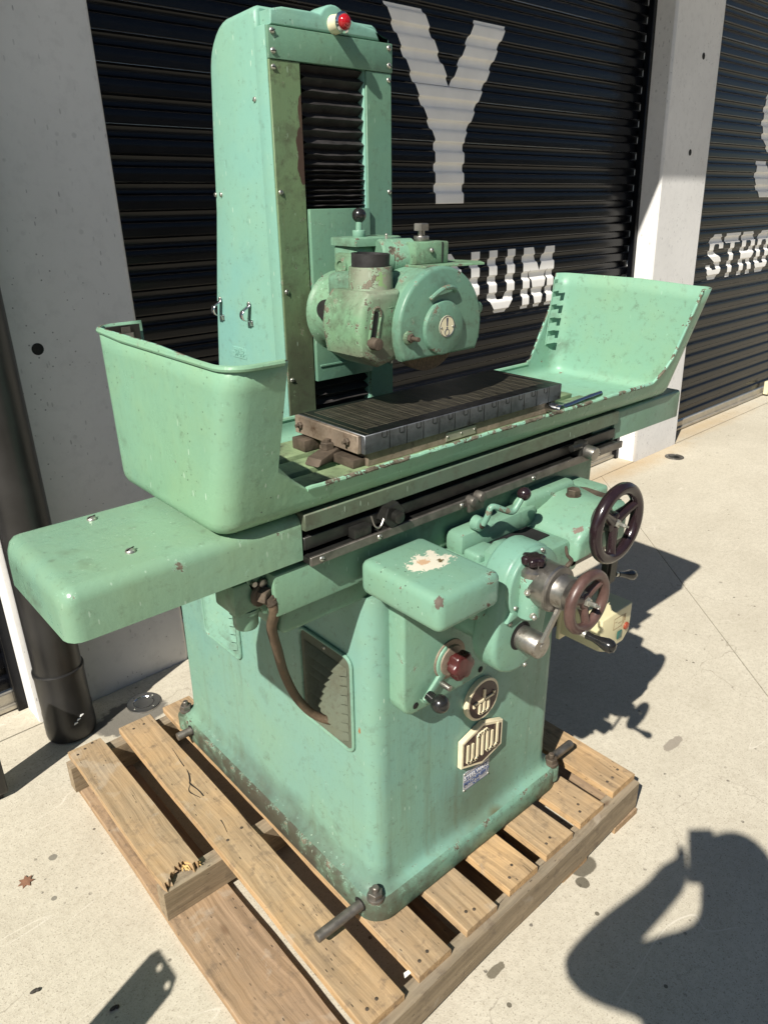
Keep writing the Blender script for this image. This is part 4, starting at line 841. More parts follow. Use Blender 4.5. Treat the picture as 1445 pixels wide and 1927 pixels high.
# wheel guard
def gout(R, zc):
    a0 = math.degrees(math.asin((HC[1] - zc) / R)); p = arcpts(HC[0], HC[1], R, -a0, 180 + a0, 40)
    return p
def guard_body(bm): prism(bm, gout(0.115, 1.434), (0, 1.0695, 0), *XZ, 0.145, 0.002, 1, True)
gb = part('wheel_guard', 'head_paint', gr, guard_body, 40)
def guard_cover(bm):
    prism(bm, gout(0.117, 1.432), (0, 1.050, 0), *XZ, 0.0185, 0.007, 3)
gc = part('guard_cover', 'cover_disc_paint', gb, guard_cover, 50)
part('cover_lug', 'cover_disc_paint', gb, lambda bm: prism(bm, [(1.17, 1.435), (1.197, 1.452), (1.2, 1.525), (1.17, 1.53)], (0, 1.056, 0), *XZ, 0.03, 0.004, 2)); part('cover_lug', 'cover_disc_paint', gb, lambda bm: cyl(bm, (1.20, 1.062, 1.512), (1.20, 1.085, 1.512), 0.012, 14, 0.002))
part('cover_hub', 'cover_disc_paint', gb, lambda bm: lathe(bm, (1.078, 1.052, 1.487), (0, -1, 0), [(0, 0.054), (0.006, 0.0535), (0.0095, 0.052), (0.011, 0.049), (0.0112, 0)], 44), 40)
part('cover_handle', 'cover_disc_paint', gb, lambda bm: tube(bm, [(1.085 + 0.062 * math.cos(math.radians(a)), 1.050 - 0.009 * math.sin(math.radians((a - 62) / 70 * 180)) ** 0.5, 1.487 + 0.078 * math.sin(math.radians(a))) for a in range(62, 133, 7)], 0.0048, 8))
bolt_ = part('cover_bolt', 'head_worn_paint', gb, lambda bm: lathe(bm, (0.985, 1.052, 1.478), (0, -1, 0), [(0, 0.014), (0.006, 0.013), (0.008, 0.010)], 16)); part('bolt_nut', 'rust_steel', bolt_, lambda bm: (hexa(bm, (0.985, 1.045, 1.478), (0, -1, 0), 0.009, 0.007), cyl(bm, (0.985, 1.04, 1.478), (0.985, 1.020, 1.478), 0.0045, 10)), 30)
wd = part('warning_disc', 'cream_plastic', gb, lambda bm: lathe(bm, (1.082, 1.0415, 1.490), (0, -1, 0), [(0, 0.0215), (0.0015, 0.0212), (0.0016, 0)], 30))
part('warning_print', 'plate_ink', wd, lambda bm: (prism(bm, [(-0.0022, 0.0165), (0.0022, 0.0165), (0.0012, 0.001), (-0.0012, 0.001)], (1.082, 1.0394, 1.490), *XZ, 0.0004), prism(bm, [(0.0018 * math.cos(t * math.pi / 4), -0.0025 + 0.0018 * math.sin(t * math.pi / 4)) for t in range(8)], (1.082, 1.0394, 1.490), *XZ, 0.0004), tube(bm, [(1.082 + 0.0062 * math.cos(t * math.pi / 9), 1.0397, 1.4785 + 0.0062 * math.sin(t * math.pi / 9)) for t in range(18)], 0.0006, 5, True), tube(bm, [(1.082 + 0.0203 * math.cos(t * math.pi / 15), 1.0397, 1.490 + 0.0203 * math.sin(t * math.pi / 15)) for t in range(30)], 0.0006, 5, True)))
for x in (1.066, 1.098): screw(wd, (x, 1.0398, 1.4885), (0, -1, 0), 0.0022)
part('grinding_wheel', 'grinding_wheel', gr, lambda bm: lathe(bm, (HC[0], 1.108, HC[1]), (0, -1, 0), [(0, 0.02), (0, 0.089), (0.001, 0.091), (0.021, 0.091), (0.022, 0.089), (0.022, 0.02)], 48))
# extraction hood to the left of the guard
def hood(bm):
    out = [(0.893, 1.448), (0.884, 1.498), (0.892, 1.542), (0.912, 1.566), (0.99, 1.566), (0.99, 1.434), (0.935, 1.423)]
    prism(bm, out, (0, 1.073, 0), *XZ, 0.125, 0.015, 4, True)
hd = part('extraction_hood', 'head_worn_paint', gr, hood, 40)
def port(bm):
    lathe(bm, (0.962, 1.132, 1.535), (0, 0, 1), [(0, 0.060), (0.02, 0.050), (0.034, 0.0435), (0.070, 0.0425), (0.072, 0.041)], 32)
part('hood_port', 'head_worn_paint', hd, port, 50)
part('port_collar', 'rubber', hd, lambda bm: lathe(bm, (0.962, 1.132, 1.6065), (0.03, -0.02, 1), [(0, 0.0365), (0.024, 0.0375), (0.024, 0.034), (0.006, 0.033), (0.006, 0)], 32), 40)
part('hood_slot', 'black_hole', hd, lambda bm: prism(bm, arcpts(0.925, 1.527, 0.0045, 0, 180, 5) + arcpts(0.914, 1.472, 0.0045, 180, 360, 5), (0, 1.0722, 0), *XZ, 0.002))
part('slot_rim', 'head_worn_paint', hd, lambda bm: tube(bm, [(x, 1.073, z) for x, z in (arcpts(0.926, 1.528, 0.0105, 0, 180, 6) + arcpts(0.914, 1.470, 0.0105, 180, 360, 6))], 0.003, 6, True)); part('slot_knob', 'rust_steel', hd, lambda bm: cyl(bm, (0.912, 1.074, 1.474), (0.912, 1.052, 1.474), 0.0115, 18, 0.001))
part('hood_web', 'head_paint', hd, lambda bm: box(bm, 0.935, 1.08, 1.12, 1.24, 1.53, 1.592, 0.014, 3))
# gear housing with the ball lever on top
gh = part('gear_housing', 'head_paint', gr, lambda bm: box(bm, 0.995, 1.125, 1.205, 1.290, 1.545, 1.640, 0.008, 2))
part('housing_lid', 'head_paint', gh, lambda bm: prism(bm, [(0.985, 1.202), (1.055, 1.188), (1.105, 1.200), (1.12, 1.222), (1.12, 1.292), (0.992, 1.292)], (0, 0, 1.654), (1, 0, 0), (0, 1, 0), (0, 0, -1), 0.016, 0.003, 2))
part('housing_bracket', 'head_worn_paint', gh, lambda bm: (box(bm, 0.982, 1.004, 1.215, 1.27, 1.535, 1.625, 0.006), lathe(bm, (0.982, 1.245, 1.60), (-1, 0, 0), [(0, 0.019), (0.005, 0.018), (0.006, 0.010), (0.003, 0.009), (0.003, 0)], 20)))
lv_ = part('ball_lever', 'control_paint', gr, lambda bm: (cyl(bm, (1.033, 1.25, 1.653), (1.033, 1.25, 1.667), 0.0135, 20, 0.002), tube(bm, [(1.033, 1.25, 1.665), (1.035, 1.251, 1.68), (1.036, 1.252, 1.69)], 0.0068, 12)))
part('lever_ball', 'black_plastic', lv_, lambda bm: sphere(bm, (1.036, 1.252, 1.695), 0.0145, 22, 12))
# dresser barrel and clamp block over the guard
br = part('dresser_barrel', 'head_paint', gr, lambda bm: lathe(bm, (1.025, 1.182, 1.616), (0.93, -0.37, 0.0), [(0, 0.032), (0.004, 0.036), (0.022, 0.036), (0.023, 0.0345), (0.025, 0.0345), (0.026, 0.036), (0.07, 0.036)], 30), 40)
part('grease_nipple', 'screw_metal', br, lambda bm: (cyl(bm, (1.042, 1.175, 1.651), (1.042, 1.175, 1.657), 0.003, 8), sphere(bm, (1.042, 1.175, 1.659), 0.0032, 8, 6)))
cb = part('clamp_block', 'head_worn_paint', gr, lambda bm: box(bm, 1.065, 1.148, 1.105, 1.175, 1.604, 1.646, 0.003, 2, Matrix.Translation((1.1, 1.14, 0)) @ Matrix.Rotation(-0.12, 4, 'Z') @ Matrix.Translation((-1.1, -1.14, 0))))
part('block_slit', 'black_hole', cb, lambda bm: box(bm, 1.1255, 1.1275, 1.0995, 1.104, 1.606, 1.645))
part('clamp_screw', 'ground_steel', cb, lambda bm: (cyl(bm, (1.105, 1.14, 1.646), (1.105, 1.14, 1.656), 0.0155, 20, 0.001), cyl(bm, (1.105, 1.14, 1.655), (1.105, 1.14, 1.668), 0.007, 12), hexa(bm, (1.105, 1.14, 1.666), (0, 0, 1), 0.0165, 0.0135)), 30)
screw(cb, (1.098, 1.1015, 1.630), (0, -1, 0), 0.005); screw(cb, (1.066, 1.12, 1.616), (-0.9, -0.3, 0), 0.005)
part('deflector_plate', 'head_worn_paint', cb, lambda bm: prism(bm, [(1.055, 1.075), (1.20, 1.052), (1.225, 1.085), (1.215, 1.15), (1.055, 1.19)], (0, 0, 1.6040), (1, 0, 0), (0, 1, 0), (0, 0, -1), 0.004, 0.001, 1))

# ------------------------------------------------------------------ front controls
fb = part('front_box', 'box_paint', gr, lambda bm: box(bm, 0.762, 0.922, 0.735, 0.945, 1.044, 1.116, 0.017, 4), 60)
# lower control panel
def panel(bm):
    prism(bm, [(0.850, 1.0), (0.850, 0.752)] + arcpts(0.888, 0.750, 0.038, 180, 270, 6) + [(1.10, 0.712), (1.12, 0.73), (1.12, 1.0)], (0, 0.918, 0), *XZ, 0.05, 0.008, 3)
cp = part('control_panel', 'control_paint', gr, panel, 50)
part('panel_shelf', 'control_paint', cp, lambda bm: box(bm, 0.87, 1.12, 0.86, 0.955, 0.97, 1.044, 0.006))
for x, z in ((0.885, 0.735), (1.09, 0.73)): part('panel_hole', 'black_hole', cp, lambda bm: lathe(bm, (x, 0.9176, z), (0, -1, 0), [(0, 0.008), (0.0004, 0.0075), (0.0005, 0)], 14))
dl = part('selector_dial', 'chuck_side', gr, lambda bm: lathe(bm, (0.985, 0.919, 0.808), (0, -1, 0), [(0, 0.047), (0.004, 0.047), (0.005, 0.044), (0.006, 0.036), (0.012, 0.035), (0.013, 0.03)], 36), 40)
def star(bm, c, axis, r, h, lobes=6, depth=0.2):
    c = Vector(c); u, v, d = frame(Vector(axis)); pts = []
    n = lobes * 8
    prof = [(0, 0.55), (h * 0.25, 0.62), (h * 0.35, 0.95), (h * 0.8, 1.0), (h * 0.95, 0.9), (h, 0.72)]
    rs = []
    for t, k in prof:
        rs.append([bm.verts.new(c + d * t + (u * math.cos(2 * math.pi * i / n) + v * math.sin(2 * math.pi * i / n)) * r * k * (1 - depth * (0.5 - 0.5 * math.cos(lobes * 2 * math.pi * i / n)) ** 1.5)) for i in range(n)])
    for a, e in zip(rs, rs[1:]):
        for i in range(n): bm.faces.new((a[i], a[(i + 1) % n], e[(i + 1) % n], e[i]))
    bm.faces.new(rs[0][::-1]); bm.faces.new(rs[-1])
part('selector_knob', 'red_bakelite', dl, lambda bm: star(bm, (0.985, 0.906, 0.808), (0, -1, 0), 0.034, 0.036, 6, 0.16), 50)
lvr = part('stop_lever', 'control_paint', gr, lambda bm: prism(bm, arcpts(0.985, 0.808, 0.044, 110, 215, 8) + [(0.905, 0.742)] + arcpts(0.917, 0.747, 0.019, 180, 290, 6) + [(0.958, 0.765), (0.985, 0.79)], (0, 0.910, 0), *XZ, 0.011, 0.003, 2), 50)
part('lever_ball', 'black_plastic', lvr, lambda bm: (cyl(bm, (0.919, 0.914, 0.747), (0.919, 0.895, 0.744), 0.012, 14), sphere(bm, (0.922, 0.882, 0.741), 0.0205, 22, 12)))
part('stop_pin', 'ground_steel', lvr, lambda bm: cyl(bm, (0.955, 0.92, 0.762), (0.955, 0.885, 0.762), 0.007, 14, 0.001))
# feed gear pad
def hull(cs, n=14):
    (x0, z0, r0), (x1, z1, r1) = cs
    d = math.hypot(x1 - x0, z1 - z0); a = math.degrees(math.atan2(z1 - z0, x1 - x0)); b_ = math.degrees(math.acos((r0 - r1) / d))
    return arcpts(x1, z1, r1, a - b_, a + b_, n) + arcpts(x0, z0, r0, a + b_, a + 360 - b_, n)
pd_ = part('feed_gear_case', 'control_paint', gr, lambda bm: prism(bm, hull(((1.026, 0.917, 0.080), (1.047, 1.035, 0.079))), (0, 0.765, 0), *XZ, 0.062, 0.010, 3, True), 50)
part('case_neck', 'control_paint', pd_, lambda bm: prism(bm, hull(((1.035, 0.93, 0.062), (1.06, 1.005, 0.058))), (0, 0.82, 0), *XZ, 0.13, 0.0, 1), 50)
part('case_neck', 'control_paint', pd_, lambda bm: prism(bm, [(1.01, 1.0), (1.02, 1.075), (1.05, 1.088), (1.08, 1.085), (1.11, 1.06), (1.11, 1.0)], (0, 0.8225, 0), *XZ, 0.045, 0.006, 2, True), 50)
part('case_step', 'control_paint', pd_, lambda bm: prism(bm, arcpts(1.047, 1.035, 0.0755, -25, 215, 20) + [(0.972, 0.972), (1.03, 0.982)], (0, 0.7555, 0), *XZ, 0.012, 0.004, 2), 50)
part('saddle', 'control_paint', gr, lambda bm: (box(bm, 0.925, 1.26, 0.80, 0.957, 0.975, 1.055, 0.01), box(bm, 1.0, 1.245, 0.905, 0.956, 1.05, 1.10, 0.012)))
for x, z in ((0.991, 1.002), (0.990, 0.963), (1.048, 0.842), (1.02, 1.098), (1.062, 1.103)): screw(pd_, (x, 0.7645 if z < 1 else 0.7545, z), (0, -1, 0), 0.005)
part('feed_knob', 'ground_steel', gr, lambda bm: (lathe(bm, (1.030, 0.766, 0.917), (0, -1, 0), [(0, 0.0255), (0.050, 0.0255), (0.052, 0.024), (0.0525, 0.009), (0.054, 0.008), (0.054, 0.004), (0.0525, 0)], 30)), 40)
part('knob_recess', 'black_hole', pd_, lambda bm: lathe(bm, (1.026, 0.7648, 0.921), (0, -1, 0), [(0, 0.031), (0.0004, 0.030), (0.0005, 0)], 26))
# lock pillar with star knob
lkp = part('lock_pillar', 'control_paint', gr, lambda bm: (lathe(bm, (1.018, 0.745, 0.978), (0.03, 0, 1), [(0, 0.018), (0.004, 0.022), (0.088, 0.0225), (0.09, 0.021)], 26), box(bm, 1.0, 1.036, 0.745, 0.765, 0.985, 1.06, 0.004)))
part('lock_collar', 'ground_steel', lkp, lambda bm: lathe(bm, (1.021, 0.745, 1.068), (0.03, 0, 1), [(0, 0.0225), (0.010, 0.0225), (0.013, 0.018), (0.02, 0.009), (0.028, 0.009)], 26)); part('lock_knob', 'maroon_bakelite', lkp, lambda bm: star(bm, (1.022, 0.745, 1.086), (0.03, 0, 1), 0.0245, 0.022, 6, 0.22), 50)
part('oil_nipple', 'screw_metal', lkp, lambda bm: (cyl(bm, (0.998, 0.735, 1.045), (0.990, 0.730, 1.046), 0.006, 10), sphere(bm, (0.989, 0.729, 1.046), 0.004, 8, 6))); part('oil_nipple', 'screw_metal', lkp, lambda bm: (hexa(bm, (1.008, 0.728, 0.992), (-0.4, -0.9, 0), 0.007, 0.005), sphere(bm, (1.004, 0.720, 0.992), 0.0055, 10, 6)), 30)
# graduated drum and handwheels
WC = (1.046, 1.045)
dr = part('feed_drum', 'ground_steel', gr, lambda bm: lathe(bm, (WC[0], 0.756, WC[1]), (0, -1, 0), [(0, 0.046), (0.003, 0.047), (0.052, 0.047), (0.055, 0.044), (0.056, 0.036), (0.060, 0.0335), (0.086, 0.0335), (0.088, 0.031), (0.090, 0.02), (0.115, 0.018)], 44), 35)
part('drum_ring', 'dark_steel', dr, lambda bm: lathe(bm, (WC[0], 0.7008, WC[1]), (0, -1, 0), [(0, 0.0445), (0.004, 0.0445), (0.005, 0.038)], 40))
part('drum_catch', 'rust_steel', dr, lambda bm: tube(bm, smoothpath([(1.075, 0.705, 1.083), (1.079, 0.700, 1.095), (1.070, 0.704, 1.108), (1.066, 0.706, 1.126)], 5), 0.0045, 8, False, [0.005 - 0.0025 * i / 15 for i in range(16)]))
part('feed_arm', 'ground_steel', gr, lambda bm: prism(bm, [(1.062, 1.052), (1.072, 1.048), (0.999, 0.952), (0.989, 0.957)], (0, 0.686, 0), *XZ, 0.007, 0.0008, 1), 30)
def wheel(name, c, y, R, rt, mat, spokes, hubr, rot, thick=1.0):
    cx, cz = c
    w_ = part(name, mat, gr, lambda bm: tube(bm, [(cx + (R - rt) * math.cos(2 * math.pi * i / 56), y, cz + (R - rt) * math.sin(2 * math.pi * i / 56)) for i in range(56)], rt, 12, True), 60)
    for k in range(spokes):
        a = rot + 2 * math.pi * k / spokes; dx, dz = math.cos(a), math.sin(a)
        def sp_(bm):
            tube(bm, [(cx + dx * t * R, y + 0.014 * (1 - t) ** 1.5, cz + dz * t * R) for t in (0.12, 0.3, 0.5, 0.7, 0.9)], rt * 0.7, 10, False, [rt * 1.15, rt * 0.95, rt * 0.8, rt * 0.8, rt * 0.95])
        part('spoke', mat, w_, sp_, 60)
    part('hub', mat, w_, lambda bm: lathe(bm, (cx, y + 0.03, cz), (0, -1, 0), [(0, hubr), (0.026, hubr * 0.95), (0.030, hubr * 0.7)], 24)); part('hub_nut', 'screw_metal', w_, lambda bm: (hexa(bm, (cx, y + 0.002, cz), (0, -1, 0), 0.0095, 0.008), cyl(bm, (cx, y - 0.005, cz), (cx, y - 0.020, cz), 0.0048, 10, 0.001), cyl(bm, (cx, y - 0.018, cz), (cx, y - 0.027, cz), 0.0025, 8)), 30)
    return w_
def crank(parent, p, axis, L, mat='black_plastic'):
    part('crank_handle', mat, parent, lambda bm: lathe(bm, p, axis, [(0.010 * L / 0.07, 0.0055), (0.012, 0.0075), (0.024 * L / 0.07, 0.0068), (0.036 * L / 0.07, 0.0085), (0.052 * L / 0.07, 0.0128), (0.062 * L / 0.07, 0.0125), (0.069 * L / 0.07, 0.008), (0.071 * L / 0.07, 0)], 18), 60)
    part('crank_pin', 'screw_metal', parent, lambda bm: lathe(bm, p, axis, [(0, 0.007), (0.008, 0.007), (0.011, 0.006)], 12))
sw = wheel('feed_handwheel', WC, 0.637, 0.064, 0.0105, 'brown_bakelite', 3, 0.018, 0.65)
crank(sw, (1.032, 0.634, 0.988), (0.15, -1, -0.12), 0.068)
bw = wheel('table_handwheel', (1.289, 1.096), 0.736, 0.090, 0.0135, 'maroon_bakelite', 3, 0.024, 0.42)
part('wheel_boss', 'ground_steel', bw, lambda bm: cyl(bm, (1.289, 0.78, 1.096), (1.289, 0.765, 1.096), 0.032, 24, 0.002))
# table drive case
def dcase(bm):
    prism(bm, [(1.222, 1.010), (1.222, 1.058), (1.245, 1.078), (1.29, 1.092), (1.32, 1.105), (1.39, 1.105), (1.405, 1.09), (1.405, 1.010)], (0, 0.776, 0), *XZ, 0.22, 0.014, 3)
dc = part('table_drive_case', 'control_paint', gr, dcase, 50)
part('case_hump', 'control_paint', dc, lambda bm: box(bm, 1.205, 1.40, 0.915, 0.968, 1.04, 1.118, 0.014, 3)); part('case_wing', 'control_paint', dc, lambda bm: box(bm, 1.39, 1.47, 0.87, 1.02, 1.02, 1.098, 0.010, 3))
part('case_plug', 'rust_steel', dc, lambda bm: (lathe(bm, (1.335, 0.878, 1.104), (0, 0, 1), [(0, 0.017), (0.003, 0.017)], 20), hexa(bm, (1.335, 0.878, 1.106), (0, 0, 1), 0.0155, 0.015)), 30)
part('case_underside', 'dark_steel', dc, lambda bm: box(bm, 1.23, 1.40, 0.80, 0.95, 0.985, 1.0095, 0.004))
part('sealing_patch', 'rust_steel', dc, lambda bm: prism(bm, [(1.37, 0.84), (1.375, 0.80), (1.392, 0.79), (1.397, 0.83), (1.398, 0.885), (1.39, 0.90)], (0, 0, 1.1056), (1, 0, 0), (0, 1, 0), (0, 0, -1), 0.001))
hl = part('hanging_crank', 'oily_steel', gr, lambda bm: (prism(bm, [(1.405, 1.0), (1.432, 1.0), (1.425, 0.885), (1.398, 0.882)], (0, 0.80, 0), *XZ, 0.012, 0.001, 1), box(bm, 1.392, 1.402, 0.805, 0.82, 0.89, 0.96)))
crank(hl, (1.432, 0.806, 0.898), (0.93, -0.1, -0.33), 0.085)
# table reversing lever
rl = part('reversing_lever', 'control_paint', gr, lambda bm: (lathe(bm, (1.046, 0.915, 1.114), (0, -1, 0), [(0, 0.016), (0.018, 0.015), (0.020, 0.012)], 18), tube(bm, smoothpath([(1.046, 0.892, 1.116), (1.05, 0.885, 1.135), (1.056, 0.88, 1.156), (1.085, 0.872, 1.143), (1.108, 0.868, 1.134), (1.123, 0.866, 1.148), (1.133, 0.865, 1.160)], 5), 0.0065, 10)))
part('lever_ball', 'maroon_bakelite', rl, lambda bm: sphere(bm, (1.138, 0.865, 1.166), 0.0145, 20, 12)); part('lever_pin', 'rust_steel', rl, lambda bm: cyl(bm, (1.046, 0.897, 1.114), (1.046, 0.892, 1.114), 0.008, 12, 0.001))
part('valve_cap', 'control_paint', gr, lambda bm: box(bm, 1.0, 1.065, 0.86, 0.905, 1.045, 1.072, 0.008, 3))
part('gap_shade', 'black_hole', gr, lambda bm: box(bm, 1.07, 1.21, 0.845, 0.906, 1.0555, 1.0575))  # black sheet standing in for the shade between the controls
# switch box
ys = part('switch_box', 'yellow_box', gr, lambda bm: prism(bm, [(1.458, 0.650), (1.458, 0.742), (1.598, 0.742), (1.598, 0.660), (1.572, 0.634), (1.49, 0.634)], (0, 0.838, 0), *XZ, 0.119, 0.005, 3), 40)
part('box_bracket', 'yellow_box', ys, lambda bm: (box(bm, 1.4545, 1.50, 0.9575, 0.970, 0.63, 0.738, 0.003), cyl(bm, (1.470, 0.962, 0.655), (1.470, 0.945, 0.655), 0.009, 12)))
part('print_panel', 'label_brown', ys, lambda bm: [box(bm, x0, x1, 0.8373, 0.8376, z0, z1) for x0, x1, z0, z1 in ((1.515, 1.555, 0.722, 0.7228), (1.515, 1.555, 0.690, 0.6908), (1.515, 1.5157, 0.690, 0.7228), (1.5543, 1.555, 0.690, 0.7228), (1.560, 1.562, 0.695, 0.722), (1.566, 1.568, 0.70, 0.722), (1.52, 1.53, 0.71, 0.7107), (1.535, 1.55, 0.703, 0.7037))], 0)
part('start_button', 'teal_button', ys, lambda bm: box(bm, 1.535, 1.556, 0.834, 0.8375, 0.654, 0.678, 0.002)); part('stop_button', 'orange_lens', ys, lambda bm: lathe(bm, (1.576, 0.838, 0.680), (0, -1, 0), [(0, 0.011), (0.004, 0.0105), (0.006, 0.008), (0.007, 0)], 18)); part('box_conduit', 'dark_steel', ys, lambda bm: box(bm, 1.445, 1.47, 0.975, 1.10, 0.66, 0.72, 0.004))

# ------------------------------------------------------------------ badges
def badge(name, out, ins, y, cz):
    bd = part(name, 'badge_cream', gr, lambda bm: prism(bm, out, (0, y, 0), *XZ, 0.013, 0.0015, 1)); part('badge_field', 'badge_maroon', bd, lambda bm: prism(bm, ins, (0, y - 0.0006, 0), *XZ, 0.001)); return bd
FY = 0.9605
rb_ = badge('round_badge', arcpts(1.141, 0.603, 0.0575, 0, 350, 35), arcpts(1.141, 0.603, 0.0505, 0, 350, 35), FY - 0.014, 0)
def strokes(bm, polys, wd, y):
    for pl_ in polys:
        for (x0, z0), (x1, z1) in zip(pl_, pl_[1:]):
            d = V(x1 - x0, 0, z1 - z0); L = d.length; d.normalize(); n_ = V(-d.z, 0, d.x) * wd / 2; e = d * wd * 0.35
            a, c = V(x0, y, z0) - e, V(x1, y, z1) + e
            vs = [bm.verts.new(p) for p in (a - n_, a + n_, c + n_, c - n_)]; v2 = [bm.verts.new(v.co + V(0, 0.004, 0)) for v in vs]
            bm.faces.new(vs); bm.faces.new(v2[::-1])
            for i in range(4): bm.faces.new((vs[i], v2[i], v2[(i + 1) % 4], vs[(i + 1) % 4]))
yb_ = FY - 0.0185
part('badge_emblem', 'badge_cream', rb_, lambda bm: strokes(bm, [[(1.105, 0.598), (1.105, 0.605), (1.177, 0.605), (1.177, 0.612)], [(1.141, 0.606), (1.141, 0.633)]], 0.0052, yb_)); part('badge_emblem', 'badge_cream', rb_, lambda bm: strokes(bm, [[(1.125, 0.597), (1.125, 0.572), (1.129, 0.569), (1.137, 0.569), (1.141, 0.572)], [(1.141, 0.597), (1.141, 0.572), (1.145, 0.569), (1.153, 0.569), (1.157, 0.572), (1.157, 0.597)]], 0.0052, yb_ - 0.0004))
hexo = [(1.068, 0.430), (1.145, 0.4035), (1.220, 0.425), (1.220, 0.502), (1.145, 0.532), (1.068, 0.508)]; hexi = [(1.075, 0.436), (1.145, 0.412), (1.213, 0.4315), (1.213, 0.4965), (1.145, 0.5225), (1.075, 0.502)]
hb_ = badge('maker_badge', hexo, hexi, FY - 0.016, 0); y2 = FY - 0.021
part('badge_lettering', 'badge_cream', hb_, lambda bm: strokes(bm, [[(1.087, 0.493), (1.087, 0.444), (1.091, 0.440), (1.101, 0.439), (1.104, 0.443), (1.104, 0.490)], [(1.104, 0.445), (1.108, 0.438), (1.117, 0.437), (1.122, 0.441), (1.122, 0.503), (1.127, 0.509), (1.136, 0.510), (1.140, 0.505), (1.140, 0.440)]], 0.0062, y2))
part('badge_lettering', 'badge_cream', hb_, lambda bm: strokes(bm, [[(1.140, 0.505), (1.145, 0.511), (1.153, 0.511), (1.157, 0.506), (1.157, 0.445), (1.161, 0.440), (1.171, 0.440), (1.175, 0.445), (1.175, 0.493)], [(1.175, 0.445), (1.180, 0.440), (1.190, 0.440), (1.195, 0.445), (1.195, 0.506)]], 0.0062, y2 - 0.0004))
dpl = part('dealer_plate', 'plate_silver', gr, lambda bm: prism(bm, [(1.093, 0.333), (1.190, 0.335), (1.190, 0.394), (1.093, 0.391)], (0, FY - 0.003, 0), *XZ, 0.0035, 0.0004, 1)); yp_ = FY - 0.0032
part('plate_band', 'plate_blue', dpl, lambda bm: (box(bm, 1.097, 1.186, yp_ - 0.0003, yp_, 0.3645, 0.3815), [box(bm, a, b2, yp_ - 0.0003, yp_, c_, d_) for a, b2, c_, d_ in ((1.097, 1.186, 0.3435, 0.3441), (1.097, 1.0976, 0.3441, 0.3645), (1.1854, 1.186, 0.3441, 0.3645), (1.094, 1.189, 0.3350, 0.3356), (1.094, 1.189, 0.3895, 0.3901))]), 0)
textmesh('plate_lettering', 'STEELWARE', 0.0172, 'white_ink', dpl, (1.1415, yp_ - 0.0005, 0.373), (1, 0, 0), (0, 0, 1), 0.0003, bold=0.0003); textmesh('plate_lettering', 'MACHINERY', 0.0170, 'plate_blue', dpl, (1.1415, yp_ - 0.0004, 0.354), (1, 0, 0), (0, 0, 1), 0.0003, bold=0.0004)
textmesh('plate_lettering', 'Ph 1300', 0.0075, 'plate_blue', dpl, (1.1415, yp_ - 0.0003, 0.3395), (1, 0, 0), (0, 0, 1), 0.0002)
for x, z in ((1.0965, 0.336), (1.187, 0.338), (1.187, 0.391), (1.0965, 0.388)): screw(dpl, (x, yp_, z), (0, -1, 0), 0.003)

# ------------------------------------------------------------------ hydraulic valve and hose at the left end
vb = part('hydraulic_valve', 'bed_paint', gr, lambda bm: box(bm, 0.522, 0.584, 0.985, 1.055, 1.068, 1.128, 0.006, 2))
part('valve_bowl', 'bed_paint', vb, lambda bm: lathe(bm, (0.556, 1.012, 1.069), (0, 0, -1), [(0, 0.028), (0.008, 0.028), (0.010, 0.023), (0.036, 0.0225), (0.041, 0.020), (0.043, 0)], 28), 50); part('valve_fitting', 'rust_steel', vb, lambda bm: (lathe(bm, (0.572, 0.986, 1.098), (0.3, -1, -0.05), [(0, 0.022), (0.006, 0.022), (0.007, 0.017)], 20), hexa(bm, (0.574, 0.981, 1.0975), (0.45, -1, -0.1), 0.0165, 0.016), cyl(bm, (0.580, 0.970, 1.095), (0.585, 0.966, 1.082), 0.011, 12)), 30)
HP = [(0.584, 0.967, 1.094), (0.590, 0.970, 1.060), (0.60, 1.0, 1.010), (0.63, 1.035, 0.93), (0.672, 1.085, 0.83), (0.715, 1.115, 0.735), (0.752, 1.122, 0.672), (0.778, 1.110, 0.645), (0.798, 1.095, 0.636)]
def hose(bm):
    q = smoothpath(HP, 30); tube(bm, q, 0.0095, 12, False, [0.0092 + 0.0007 * (i % 2) for i in range(len(q))])
part('hydraulic_hose', 'hose_rubber', gr, hose, 80)
part('bed_screw', 'ground_steel', gr, lambda bm: (cyl(bm, (0.577, 0.984, 1.12), (0.577, 0.976, 1.12), 0.008, 12, 0.001), cyl(bm, (0.56, 0.984, 1.124), (0.56, 0.976, 1.124), 0.005, 10)))

# ------------------------------------------------------------------ loose things
def bar(x0, x1, y, z, r, label):
    tag(part('steel_bar', 'dark_steel', None, lambda bm: cyl(bm, (x0, y, z), (x1, y, z), r, 22, 0.002)), label, 'steel bar', 'lifting bars through the base')
bar(0.636, 1.60, 0.976, 0.186, 0.0125, 'round steel bar poking out below the front corner bolt'); bar(0.718, 1.56, 1.812, 0.186, 0.0125, 'round steel bar through the rear of the base flange')
tag(part('dead_leaf', 'leaf_brown', None, lambda bm: prism(bm, [(0.022 * (1 if k % 2 else 0.55) * math.cos(k * 0.449), 0.022 * (1 if k % 2 else 0.55) * math.sin(k * 0.449)) for k in range(14)], (0.215, 1.764, 0.002), (1, 0, 0.06), (0, 1, 0.03), (0, 0, 1), 0.0012)), 'small brown leaf lying on the concrete left of the pallet', 'leaf')
for (x, y), lb in (((0.13, 1.43), 'dark crumb on the concrete near the bottom left'), ((0.255, 1.265), 'dark speck beside the steel post shadow')):
    tag(part('debris', 'debris_dark', None, lambda bm: (sphere(bm, (x, y, 0.004), 0.008, 8, 5, (1.3, 0.6, 0.5)), sphere(bm, (x + 0.008, y - 0.003, 0.004), 0.005, 8, 5, (1, 1, 0.7)))), lb, 'debris')
